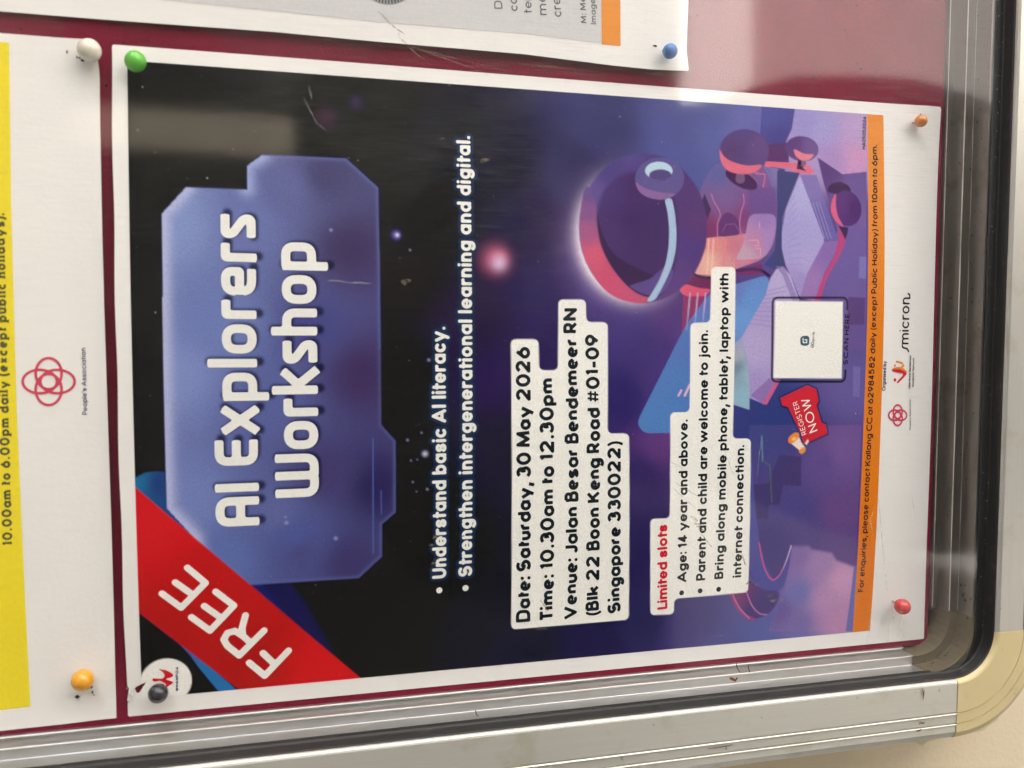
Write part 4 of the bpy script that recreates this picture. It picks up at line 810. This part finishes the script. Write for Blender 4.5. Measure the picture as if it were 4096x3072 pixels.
T('scan_lettering', 'SCAN HERE', *ZB([(1790, 925), (1806, 515), (1752, 925)]), I_blk, None, off=.12, w=.19, gap=.13, butt='cut')
T('badge_lettering', 'REGISTER', *ZB([(1460, 1478), (1384, 1212), (1420, 1486)]), I_white, None, off=.12, w=.11, gap=.16, butt='cut')
T('badge_lettering', 'NOW', *ZB([(1550, 1450), (1478, 1182), (1480, 1464)]), I_white, None, off=.12, w=.12, gap=.18, butt='cut')
T('logo_lettering', 'WHAMPOA', *ZF([(1436, 1040), (1436, 842), (1412, 1040)]), I_navy, None, off=.12, w=.27, gap=.14, butt='cut')
T('logo_lettering', 'micron', *Zm(2996, 800, 2.011, [(1282, 1160), (1292, 785), (1205, 1160)]), I_bold, None, off=.12, w=.13, gap=.16, X=.72)
T('logo_lettering', "People's Association", (3643, 1719), (3643, 1597), (3636, 1719), I_bold, None, off=.12, w=.16, gap=.1, res=12)
T('logo_lettering', 'Jalan Besar Bendemeer', *Zm(2996, 800, 2.011, [(1296, 1520), (1304, 1248), (1280, 1520)]), I_bold, None, off=.12, w=.16, gap=.1, res=12)
T('logo_lettering', "Residents' Network", *Zm(2996, 800, 2.011, [(1324, 1502), (1330, 1270), (1308, 1502)]), I_bold, None, off=.12, w=.16, gap=.1, res=12)
T('code_lettering', 'GO', *ZB([(1518, 785), (1520, 742), (1492, 785)]), I_bold, None, off=.12, w=.16, gap=.14); T('code_lettering', 'gov.sg', *ZB([(1520, 738), (1522, 662), (1500, 738)]), I_grey, None, off=.12, w=.14, gap=.12, res=16)
def strokes_part(name, pls, wpx, mat, root, surf=lift, off=.12, butt=False, cellk=.16):
    P = [on(p, surf) for p in pls]; q = on([pls[0][0], (pls[0][0][0]+wpx, pls[0][0][1])], surf); wm = np.linalg.norm(q[1]-q[0])
    return prt(march(name, strokes_sdf(P, wm, butt), *bounds(P, wm), wm*cellk, mat, None, surf, off, 2.0), root)
def fill_part(name, pts, mat, root, surf=lift, off=.12, sm=False, r=None, cell=.2):
    P = on(pts, surf); P = spline(P) if sm else P; P = fillet(P, r) if r else P
    return prt(march(name, lambda X, Z: poly_sdf(X, Z, P), P[:, 0].min()-.5, P[:, 0].max()+.5, P[:, 1].min()-.5, P[:, 1].max()+.5, cell, mat, None, surf, off, 2.0), root)
strokes_part('logo_lettering', [Zm(2996, 800, 2.011, [(1282, 1218), (1270, 1196), (1235, 1186), (1232, 1168)]), Zm(2996, 800, 2.011, [(1292, 790), (1290, 762), (1280, 752)])], 5, I_bold, poster)
# FREE
free = [ZF([(2321, 714), (2130, 915), (2005, 812)]), ZF([(2211, 825), (2116, 734)]),
        ZF([(2125, 552), (1925, 752), (1830, 676), (1800, 625), (1830, 572), (1890, 556), (1950, 592), (2010, 645)]), ZF([(1952, 592), (1948, 530), (1975, 430)]),
        ZF([(1735, 240), (1882, 352), (1690, 553), (1540, 445)]), ZF([(1785, 455), (1643, 355)]), ZF([(1507, 47), (1654, 170), (1458, 368), (1303, 255)]), ZF([(1556, 268), (1410, 165)])]
strokes_part('ribbon_lettering', free[:2], 27, I_white, poster); strokes_part('ribbon_lettering', [spline(free[2][:1]+free[2][1:2]*1+free[2][2:], False).tolist() if False else free[2], free[3]], 27, I_white, poster)
strokes_part('ribbon_lettering', free[4:6], 27, I_white, poster); strokes_part('ribbon_lettering', free[6:8], 27, I_white, poster)
# logos
def knot(name, cx, cy, rx_, ry_, wpx, mat, root, surf, off):
    pls = []
    for ux, uy in ((1, 0), (-1, 0), (0, 1), (0, -1)):
        e = ell(cx+ux*rx_*.34, cy+uy*ry_*.34, rx_*(.66 if ux else .50), ry_*(.66 if uy else .50), 0, 36); pls.append(e+[e[0]])
    return strokes_part(name, pls, wpx, mat, root, surf, off)
knot('association_logo', 3590, 1661, 36, 41, 5.5, I_coral, poster, lift, .12)
q8 = lambda p: Zm(2996, 800, 2.011, p)
fill_part('network_logo', q8([(1145, 1370), (1190, 1350), (1240, 1372), (1265, 1400), (1200, 1470), (1190, 1462), (1238, 1402), (1190, 1388)]), I_red, poster, sm=True)
fill_part('network_logo', q8([(1150, 1362), (1210, 1362), (1265, 1386), (1262, 1372), (1225, 1345), (1180, 1345)]), I_oran, poster, sm=True); strokes_part('network_logo', [q8([(1185, 1300), (1228, 1310), (1243, 1335), (1225, 1345)])], 6, I_oran, poster)
strokes_part('network_logo', [q8([(1172, 1447), (1173, 1447)])], 10, I_red, poster); strokes_part('network_logo', [q8([(1172, 1332), (1173, 1332)])], 8, I_oran, poster)
fill_part('whampoa_logo', ZF([(1268, 860), (1330, 868), (1375, 890), (1400, 912), (1378, 930), (1330, 942), (1400, 968), (1370, 990), (1325, 1020), (1340, 985), (1290, 955), (1240, 965), (1222, 950), (1232, 935), (1255, 938), (1310, 940), (1328, 915), (1310, 885)]), I_red, poster, r=.5)
fill_part('code_logo', ZB([(1410, 760), (1408, 705), (1430, 690), (1470, 690), (1482, 705), (1480, 760), (1462, 770), (1430, 770)]), flat_ink('teal_ink', (70, 100, 118)), poster, r=.8); strokes_part('code_logo', [ZB([(1430, 712), (1432, 745), (1460, 745), (1460, 722), (1445, 722)])], 4, I_white, poster, off=.17)
# final print meshes
lum = IMG@np.array([.3, .5, .2]); des = np.where((OWN == PARTS.index('ribbon')) | (OWN == PARTS.index('contact_strip')), 0, .08)[..., None]
IMG = IMG*(1-des)+lum[..., None]*des
IMG[(OWN == PARTS.index('robot_picture')) | (OWN == PARTS.index('night_sky_print')) | (OWN == PARTS.index('platform_picture'))] *= .88
haze_mix = np.isin(OWN, [PARTS.index(k) for k in ('robot_picture', 'book_picture', 'platform_picture', 'hologram_picture')])   # lilac mixed in to stand for the pane's milky haze
IMG[haze_mix] = IMG[haze_mix]*.93+lin((176, 136, 190))*.07
IMG = np.clip(IMG, 0, 1); COL = np.clip((IMG-VEIL)/GAIN, .0025, .86)
HH = lift(PX, PZ)+0.06
WV = np.stack([PX*MM, -HH*MM, PZ*MM], -1).reshape(-1, 3); CV = COL.reshape(-1, 3); nxp = gnx+1
own_cell = np.where(OWN[:-1, :-1] == OWN[1:, 1:], OWN[:-1, :-1], np.maximum(OWN[:-1, :-1], OWN[1:, 1:]))
inside_disc = np.hypot(PX-disc[0][0], PZ-disc[0][1]) < 0
for k, nm in enumerate(PARTS):
    jj, ii = np.nonzero(own_cell == k)
    keep = poly_sdf(gx[ii]+GS/2, gz[jj]+GS/2, Pt) > 0; jj, ii = jj[keep], ii[keep]
    if len(jj) == 0: continue
    f = np.stack([jj*nxp+ii, jj*nxp+ii+1, (jj+1)*nxp+ii+1, (jj+1)*nxp+ii], 1); u, inv = np.unique(f, return_inverse=True)
    prt(mesh_np(nm, WV[u], inv.reshape(f.shape), M_print, None, CV[u], True), poster)
# disc overhang past the print onto the margin is white on white
# ------------------------------------------------------------------ sheet to the left in the photograph (above this poster on the wall)
def lift2(x, z):
    x = np.asarray(x, float); z = np.asarray(z, float)
    return 0.5+1.6*np.sin(np.pi*np.clip((x+2)/212, 0, 1))+0.9*np.exp(-((x-212)/7)**2-((z-300)/6)**2)+.35*np.exp(-((x-3)/14)**2-((z-303)/10)**2)*np.sin(x*.22+z*.2)
nroot = empty('paper_notice', W3(105, 420, 0), 'white notice with a yellow band of serif text, beyond the top of the dark poster', 'notice')
K2 = on([(398, 159), (470, 2868), (0, 2943), (0, 120)], lift2)
xr = K2[0][0]; xl = -1.6; zb = 300.4
def s2(X, Z):
    zz = zb+0.5*np.exp(-((X-207)/4)**2)+1.1*smooth((X-211)/3)-0.25*np.sin(X*.03)
    e = np.maximum(np.maximum(0.15-0.012*(Z-300)-X, X-xr), zz-Z); r_ = 2.5; 
    c = np.hypot(np.maximum(X-(xr-r_), 0), np.maximum((zz+r_)-Z, 0))-r_
    return np.where((X > xr-r_) & (Z < zz+r_), c, np.maximum(e, Z-595))
prt(march('paper_sheet', s2, -3, 216, 298, 420, 0.8, M_paper, None, lift2, 0.0, 3.2), nroot)
yq = on([(37, 171), (122, 2826), (60, 1400)], lift2)
fill_part('yellow_band', [(37, 171), (45, 800), (67, 1625), (102, 2425), (122, 2826), (-60, 2848), (-180, 2860), (-250, 150)], I_yel, nroot, lift2, .06, cell=.5)
def T2(name, s, a, b, c, mat, root, surf, **k):
    o, p, w_ = text_obj(name, s, a, b, c, mat, None, surf=surf, **k); return prt(o, root)
T2('band_lettering', '10.00am to 6.00pm daily (except public holidays).', (51, 2181), (19, 853), (10, 2183), I_olive, nroot, lift2, off=.12, w=.235, gap=.15, style='serif', butt='cut', space=.36)
T2('logo_lettering', "People's Association", (350, 1659), (343, 1391), (329, 1659), I_navy, nroot, lift2, off=.12, w=.14, gap=.12)
knot('association_logo', 195, 1526, 104, 94, 11, I_coral, nroot, lift2, .12)
# ------------------------------------------------------------------ sheet above in the photograph (to the right on the wall)
def lift3(x, z):
    x = np.asarray(x, float); z = np.asarray(z, float)
    return 1.2+1.3*np.sin(np.clip(z/300, 0, 1)*3.0)+0.8*np.exp(-((x-217)/6)**2-((z-106)/5)**2)
croot = empty('paper_notice', W3(300, 250, 0), 'white sheet with a pale grey print and orange tab, right side of the dark poster', 'notice')
C3 = on([(2755, 283), (0, 45), (2752, 0), (1500, 166)], lift3)
p3 = on([(0, 45), (600, 92), (1100, 128), (1500, 166), (2100, 217), (2450, 262), (2600, 277), (2755, 283), (2747, 210), (2750, 100), (2754, 0), (2760, -140), (-200, -140), (-200, 30)], lift3)
prt(march('paper_sheet', lambda X, Z: poly_sdf(X, Z, p3), p3[:, 0].min()-1, p3[:, 0].max()+1, p3[:, 1].min()-1, p3[:, 1].max()+1, 0.8, M_paper, None, lift3, 0.0, 3.2), croot)
fill_part('grey_print', [(560, -60), (640, 0), (1100, 45), (1500, 88), (2100, 136), (2405, 174), (2405, -120), (500, -120)], I_grey_pr, croot, lift3, .06, cell=.5)
fill_part('orange_tab', [(2405, -100), (2481, -100), (2482, 185), (2406, 177)], I_oran, croot, lift3, .08, cell=.4)
dial = ell(1555, -110, 130, 130, 0, 50); fill_part('dial_print', dial, flat_ink('mid_grey_ink', (150, 154, 156)), croot, lift3, .09, cell=.3)
for k in range(60):
    a_ = math.radians(6*k); 
    if math.sin(a_) > .55: strokes_part('dial_tick', [[(1555+108*math.cos(a_), -110+108*math.sin(a_)), (1555+126*math.cos(a_), -110+126*math.sin(a_))]], 4, I_char, croot, lift3, .14, True, .3)
for s, a, b, c in [('Di', (2010, 36), (2006, -8), (1978, 36)), ('ca', (2071, 45), (2067, -10), (2036, 45)), ('ter', (2128, 54), (2124, -14), (2094, 54)), ('me', (2187, 62), (2182, -22), (2150, 62)), ('cre', (2246, 68), (2240, -8), (2210, 68))]:
    T2('body_lettering', s, a, b, c, I_grey, croot, lift3, off=.13, w=.14, gap=.13)
T2('body_lettering', 'M: Me', (2346, 94), (2340, -12), (2323, 94), I_grey, croot, lift3, off=.13, w=.19, gap=.13); T2('body_lettering', 'Images', (2385, 98), (2379, -22), (2362, 98), I_grey, croot, lift3, off=.13, w=.15, gap=.12)

# ------------------------------------------------------------------ push pins
def pin_mat(name, c, rough=0.22):
    mt, nt, b = mat_new(name); v = coords(nt); f = noise(nt, v, 700, 2)
    nt.links.new(mix(nt, c, tuple(x*.85 for x in c), f), b.inputs['Base Color']); b.inputs['Roughness'].default_value = rough
    b.inputs['Subsurface Weight'].default_value = 0.05; b.inputs['Subsurface Radius'].default_value = (.001, .001, .001); b.inputs['Coat Weight'].default_value = .3; return mt
mt_n, nt_n, b_n = mat_new('steel_needle'); b_n.inputs['Metallic'].default_value = 1; b_n.inputs['Base Color'].default_value = (.5, .5, .5, 1); b_n.inputs['Roughness'].default_value = .3
def lathe(prof, seg=28):
    V, F = [], []; k = len(prof)
    for i in range(seg):
        a = 2*math.pi*i/seg
        for r_, d_ in prof: V.append((r_*math.cos(a)*MM, -d_*MM, r_*math.sin(a)*MM))
    for i in range(seg):
        for j in range(k-1):
            p, q = i*k+j, ((i+1) % seg)*k+j; F.append([p, q, q+1, p+1])
    return V, F
def pin(px, dia, gap_, col, label, surf, tilt=(0, 0)):
    q = un([px], surf(*un([px], 3)[0])+gap_+dia/2)[0]; s_ = float(surf(q[0], q[1]))
    root = empty('push_pin', W3(q[0], q[1], s_), label, 'push pin', 'round headed push pins'); root.rotation_euler = (math.radians(tilt[0]), 0, math.radians(tilt[1]))
    R_ = dia/2; prof = [(R_*math.sin(a), gap_+R_-R_*1.04*math.cos(a)) for a in np.linspace(0, math.pi, 18)]
    V, F = lathe(prof); o = mesh_np('head', V, F, pin_mat('pin_'+label.split()[0], col), root, smooth_=True)
    V, F = lathe([(0, -3), (.35, -2.5), (.35, gap_+.3), (.0, gap_+.5)], 10); mesh_np('needle', V, F, mt_n, root, smooth_=True)
pin((542, 246), 6.3, 1.0, (.13, .55, .05), 'green push pin in the upper corner of the dark poster next to the yellow notice', lift)
pin((357, 201), 6.8, .6, (.78, .74, .62), 'white pearly push pin in the corner of the yellow banded notice', lift2)
pin((2680, 205), 5.2, 1.0, (.02, .17, .48), 'blue push pin in the corner of the grey printed sheet', lift3)
pin((3682, 480), 4.6, 1.0, (.72, .25, .05), 'orange push pin in the white margin beside the orange strip end', lift, (4, -6))
pin((3604, 2419), 6.0, 2.2, (.62, .05, .05), 'red push pin in the poster margin nearest the rounded frame corner', lift, (6, -8))
pin((633, 2773), 6.1, 1.0, (.02, .023, .026), 'black push pin through the white logo disc by the torn corner', lift)
pin((330, 2721), 6.6, .8, (.80, .36, .02), 'yellow push pin in the lower corner of the yellow banded notice', lift2)

# ------------------------------------------------------------------ dirt, scratches and rust
def speck_mesh(name, pts, mat, parent_off=True):
    V, F = [], []
    for (x, z, d), r_ in pts:
        n = len(V); a, b, c = r_*rng.uniform(.6, 1.6), r_*rng.uniform(.6, 1.4), r_*.5
        for dx, dz, dd in ((a, 0, 0), (0, b, 0), (-a, 0, 0), (0, -b, 0), (a*.5, b*.5, c), (0, 0, -c)):
            V.append(W3(x+dx, z+dz, d+dd))
        F += [[n, n+1, n+4], [n+1, n+2, n+4], [n+2, n+3, n+4], [n+3, n, n+4], [n+1, n, n+5], [n+2, n+1, n+5], [n+3, n+2, n+5], [n, n+3, n+5]]
    o = bpart(name, V, F, mat); o['kind'] = 'stuff'; return o
M_dirt = plastic('brown_dirt', (0.045, 0.030, 0.018), .9, k=0.0); M_rust = plastic('rust_stain', (0.16, 0.06, 0.02), .9, k=0.0); M_dust = plastic('pale_dust', (0.55, 0.52, 0.45), .9, k=0.0)
def faint(name, c, al):
    mt, nt, b = mat_new(name); f = noise(nt, coords(nt), 900, 3, .7)
    nt.links.new(mix(nt, c, tuple(x*.8 for x in c), f), b.inputs['Base Color']); b.inputs['Roughness'].default_value = .8
    a_ = ramp(nt, f, [(0.38, (al*.15,)*3), (0.62, (al,)*3)]); nt.links.new(a_, b.inputs['Alpha']); return mt
M_scr = faint('pale_scratch', (0.55, 0.54, 0.50), .38); M_smear = faint('tan_smear', (0.26, 0.21, 0.14), .62)
L_ = []
for _ in range(150):
    x = 12+235*rng.random()**1.2; t_ = rng.random(); r_ = .12+.4*rng.random()**5
    if t_ < .2: L_.append(((x, -5.15, rng.uniform(1.2, 6.2)), r_))
    elif t_ < .35: L_.append(((x, rng.uniform(-9.2, -6), 6.75), r_))
    else: L_.append(((x, -9.3, rng.uniform(7, 14)), r_))
for _ in range(60):
    a_ = rng.uniform(.1, 1.45); rr = rng.uniform(17.5, 20); L_.append(((12.8-rr*math.cos(a_)**.8, 10.5-rr*math.sin(a_)**.8, rng.uniform(6.9, 12)), rng.uniform(.1, .3)))
L_ += [((20.5, -9.2, 10), 1.1), ((24, -9.2, 8.6), .6), ((18.6, -9.25, 11), .8)]
speck_mesh('dirt_speck', L_, M_dirt)
L_ = [((rng.uniform(5, 245), rng.uniform(-14.5, -11.5), 15.3), rng.uniform(.05, .18)) for _ in range(70)]+[((rng.uniform(2, 205), rng.uniform(4, 292), 15.05), .06+.13*rng.random()**4) for _ in range(170)]
speck_mesh('dust_speck', L_, M_dust)
def mark(name, pts, wpx, mat, d=15.06, taper=True, label=None):
    q = un(pts, d); n = len(q); w_ = wpx*.095/2; V, F = [], []
    for i in range(n):
        t_ = q[min(i+1, n-1)]-q[max(i-1, 0)]; t_ = t_/(np.hypot(*t_)+1e-9); nn = np.array([-t_[1], t_[0]])
        k_ = w_*((.25+.75*math.sin(math.pi*(i+.5)/n)) if taper else 1)
        for s_ in (-1, 1): V.append(W3(*(q[i]+s_*nn*k_), d))
        V.append(W3(*q[i], d+.03))
    for i in range(n-1):
        a = 3*i; b_ = a+3; F += [[a, b_, b_+2, a+2], [a+2, b_+2, b_+1, a+1]]
    return bpart(name, V, F, mat, label)
def jag(a, b, n, amp):
    t_ = np.linspace(0, 1, n)[:, None]; p = np.array(a)*(1-t_)+np.array(b)*t_; return p+rng.normal(0, amp, p.shape)
mark('scratch', [(1512, 42), (1535, 66), (1562, 96), (1590, 118), (1620, 137)], 6, M_smear); mark('scratch', [(1594, 130), (1597, 150), (1622, 172), (1660, 212), (1700, 240), (1718, 255)], 5, M_smear)
for a, b, w_ in [((1310, 1122), (1480, 1135), 8), ((1236, 345), (1248, 400), 5), ((1215, 390), (1270, 500), 4), ((1275, 495), (1300, 520), 4), ((1620, 175), (1960, 300), 3), ((1650, 190), (2050, 290), 2), ((3476, 2435), (3470, 2572), 3), ((3483, 2440), (3476, 2560), 3),
                 ((3556, 2490), (3550, 2590), 3), ((3608, 2395), (3604, 2595), 3), ((3510, 1965), (3550, 2365), 4), ((3505, 2010), (3480, 2090), 3), ((3480, 2070), (3492, 2150), 8), ((3646, 1975), (3660, 2060), 2), ((2140, 2515), (2196, 2516), 3), ((2830, 2545), (2900, 2542), 3), ((3045, 1740), (3025, 1928), 3), ((2880, 1760), (2935, 1900), 3), ((2700, 1930), (2800, 1990), 3), ((2690, 1950), (2780, 2030), 3), ((2670, 1840), (2740, 1880), 2)]:
    mark('scratch', jag(a, b, 9, w_*.25), w_, M_scr)
for a, b, w_ in [((2760, 2065), (2800, 2100), 12), ((2775, 2090), (2822, 2130), 8), ((2800, 2130), (2850, 2190), 4), ((2962, 2205), (2985, 2260), 7), ((2160, 2395), (2190, 2440), 9)]: mark('scratch', jag(a, b, 8, w_*.3), w_, M_smear)
for c_, r_ in [((1935, 642), 13), ((1622, 1125), 15), ((1768, 556), 7), ((1740, 2150), 10), ((1725, 2180), 7), ((1850, 2145), 6), ((1745, 2235), 8), ((1735, 2255), 7), ((2995, 2332), 9), ((3030, 2336), 9), ((3075, 2385), 10), ((3095, 2402), 9), ((3130, 2400), 8)]:
    q = np.array(c_); mark('smear', jag(q+(-r_*1.3, r_*.3), q+(r_*1.3, -r_*.3), 6, r_*.22), r_*1.1, M_smear)
for pts in ([(2944, 2650), (2950, 2675), (2960, 2690)], [(2992, 2660), (2996, 2680), (3000, 2690)], [(1902, 2840), (1906, 2858), (1915, 2865)]): mark('scratch', pts, 4, M_dirt)
mark('smear', [(2918, 2712), (2930, 2716), (2942, 2722), (2950, 2710)], 12, M_rust)
for a, b, w_ in [((3690, 2752), (3695, 2790), 4), ((3698, 2755), (3692, 2800), 4), ((3697, 2722), (3782, 2715), 4), ((3665, 2925), (3688, 2916), 7), ((3673, 2895), (3700, 2890), 6), ((2830, 2995), (2930, 2980), 4)]:
    mark('rust_mark', jag(a, b, 8, w_*.25), w_, M_rust, 21.5 if a[1] < 2900 else 21.6)
for c_, r_ in [((3234, 2870), 9), ((3150, 2832), 8), ((3036, 2900), 6), ((2716, 2872), 7), ((2590, 2940), 6), ((2100, 2950), 9)]:
    pass
def holes(root_name, pts, surf_d, mat, name='pin_hole'):
    L = [((*un([p], surf_d)[0], surf_d), r_) for *p, r_ in pts]; o = speck_mesh(name, L, mat); o.parent = bpy.data.objects[root_name] if root_name else board
    o.matrix_parent_inverse = Matrix.Translation(-o.parent.location); return o
M_hole = plastic('dark_hole', (0.03, 0.012, 0.02), .9, k=0.0)
holes('paper_notice', [(268, 208, .45), (308, 229, .4), (318, 232, .5), (331, 241, .6), (365, 2747, .45), (370, 2769, .6), (309, 2787, .6), (375, 2780, .3)], 1.4, M_hole)
holes('paper_notice.001', [(2617, 183, .55), (2623, 184, .45), (2650, 204, .35)], 2.6, M_hole)
holes('poster', [(3652, 492, .4), (3682, 457, .45), (3561, 2413, .35), (3574, 2471, .35)], 1.0, M_hole)
L_ = [((rng.uniform(212, 250), rng.uniform(0, 104), .02), rng.uniform(.12, .42)) for _ in range(95)]+[((214+rng.normal(8, 8), 25+rng.normal(0, 16), .02), rng.uniform(.15, .4)) for _ in range(55)]
L_ = [l for l in L_ if l[0][0] > 210.5 and -1.5 < l[0][1] < 106]; speck_mesh('pin_hole', L_, M_hole)
M_tape = plastic('old_masking_tape', (0.62, 0.56, 0.36), .8, k=0.1)
def flat_poly(name, pts, d, mat, th=.5, label=None):
    q = un(pts, d); n = len(q); V = [W3(*p, d) for p in q]+[W3(*p, d-th) for p in q]
    return bpart(name, V, [list(range(n)), list(range(n, 2*n))[::-1]]+[[i, n+i, n+(i+1) % n, (i+1) % n] for i in range(n)], mat, label)
flat_poly('torn_tape', [(3640, 2930), (3650, 2964), (3692, 2984), (3706, 2966), (3745, 2957), (3812, 2940), (3830, 2915)], 3, M_tape)
flat_poly('torn_tape', [(3860, 2900), (3870, 2936), (3935, 2922), (3950, 2907), (3990, 2880), (4003, 2850), (4020, 2838), (4026, 2800), (3990, 2790)], 3, M_tape)
M_bead = alu_mat('highlight_line_tone', (0.80, 0.78, 0.72), 0.3, metal=.55, dirt=.5)  # pale beads added so rail edges show as bright highlight lines
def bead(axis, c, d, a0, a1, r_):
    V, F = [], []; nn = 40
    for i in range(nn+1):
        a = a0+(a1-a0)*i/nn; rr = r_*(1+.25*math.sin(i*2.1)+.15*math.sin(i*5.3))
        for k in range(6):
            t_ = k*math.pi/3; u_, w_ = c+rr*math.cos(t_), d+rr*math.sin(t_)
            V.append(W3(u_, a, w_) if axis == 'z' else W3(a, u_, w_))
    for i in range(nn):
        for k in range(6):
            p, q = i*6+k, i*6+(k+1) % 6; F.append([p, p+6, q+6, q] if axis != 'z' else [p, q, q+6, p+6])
    return bpart('highlight_bead', V, F, M_bead, None, True)
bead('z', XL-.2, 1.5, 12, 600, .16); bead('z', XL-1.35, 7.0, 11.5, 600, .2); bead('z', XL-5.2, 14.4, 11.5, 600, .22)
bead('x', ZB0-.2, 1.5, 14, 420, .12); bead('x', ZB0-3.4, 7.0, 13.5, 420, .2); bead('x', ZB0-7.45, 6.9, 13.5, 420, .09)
# ------------------------------------------------------------------ photographer (seen only as a dim reflection)
def cloth(name, c):
    mt, nt, b = mat_new(name); f = noise(nt, coords(nt), 40, 3); nt.links.new(mix(nt, c, tuple(x*.7 for x in c), f), b.inputs['Base Color']); b.inputs['Roughness'].default_value = .95; return mt
def skin_body(name, J, E_, mat, parent, sub=2):
    me = bpy.data.meshes.new(name); me.from_pydata([W3(*j[:3]) for j in J], E_, []); me.update()
    o = new_obj(name, me, mat, parent); md = o.modifiers.new('skin', 'SKIN'); md.use_smooth_shade = True
    for k, j in enumerate(J):
        sv = me.skin_vertices[0].data[k]; sv.radius = (j[3]*MM, (j[4] if len(j) > 4 else j[3])*MM); sv.use_root = (k == 0)
    ms = o.modifiers.new('sub', 'SUBSURF'); ms.levels = sub; ms.render_levels = sub; return o
pr = empty('person', W3(60, -1350, 640), 'person in dark clothes holding up a phone in front of the board', 'person')
J = [(190, -430, 655, 310, 310), (180, -210, 655, 270, 270), (75, 0, 660, 190, 120), (62, 120, 645, 120, 80), (64, 190, 640, 55, 55), (66, 270, 625, 75, 90), (66, 350, 620, 70, 85),
     (235, 95, 640, 70), (330, -130, 590, 95), (200, 50, 430, 40), (165, 150, 345, 30),
     (-120, 95, 640, 66), (-140, -120, 590, 60), (-40, 60, 440, 40), (60, 140, 350, 30),
     (240, -560, 660, 180), (150, -950, 650, 68), (150, -1300, 660, 48), (150, -1325, 560, 40), (-20, -560, 660, 180), (-50, -950, 650, 68), (-50, -1300, 660, 48), (-50, -1325, 560, 40)]
E_ = [(0, 1), (1, 2), (2, 3), (3, 4), (4, 5), (5, 6), (3, 7), (7, 8), (8, 9), (9, 10), (3, 11), (11, 12), (12, 13), (13, 14), (0, 15), (15, 16), (16, 17), (17, 18), (0, 19), (19, 20), (20, 21), (21, 22)]
ob = skin_body('body', J, E_, cloth('dark_clothes', (.035, .035, .045)), pr); ob.matrix_parent_inverse = Matrix.Translation(-pr.location)
ph = empty('phone', W3(112, 225, 300), 'dark phone held up in landscape by the photographer', 'phone')
V, F = [], []; box(V, F, 40, 118, 296, 304, 170, 300); o_ = mesh_np('phone_body', V, F, M_rubber, ph); o_.matrix_parent_inverse = Matrix.Translation(-ph.location)
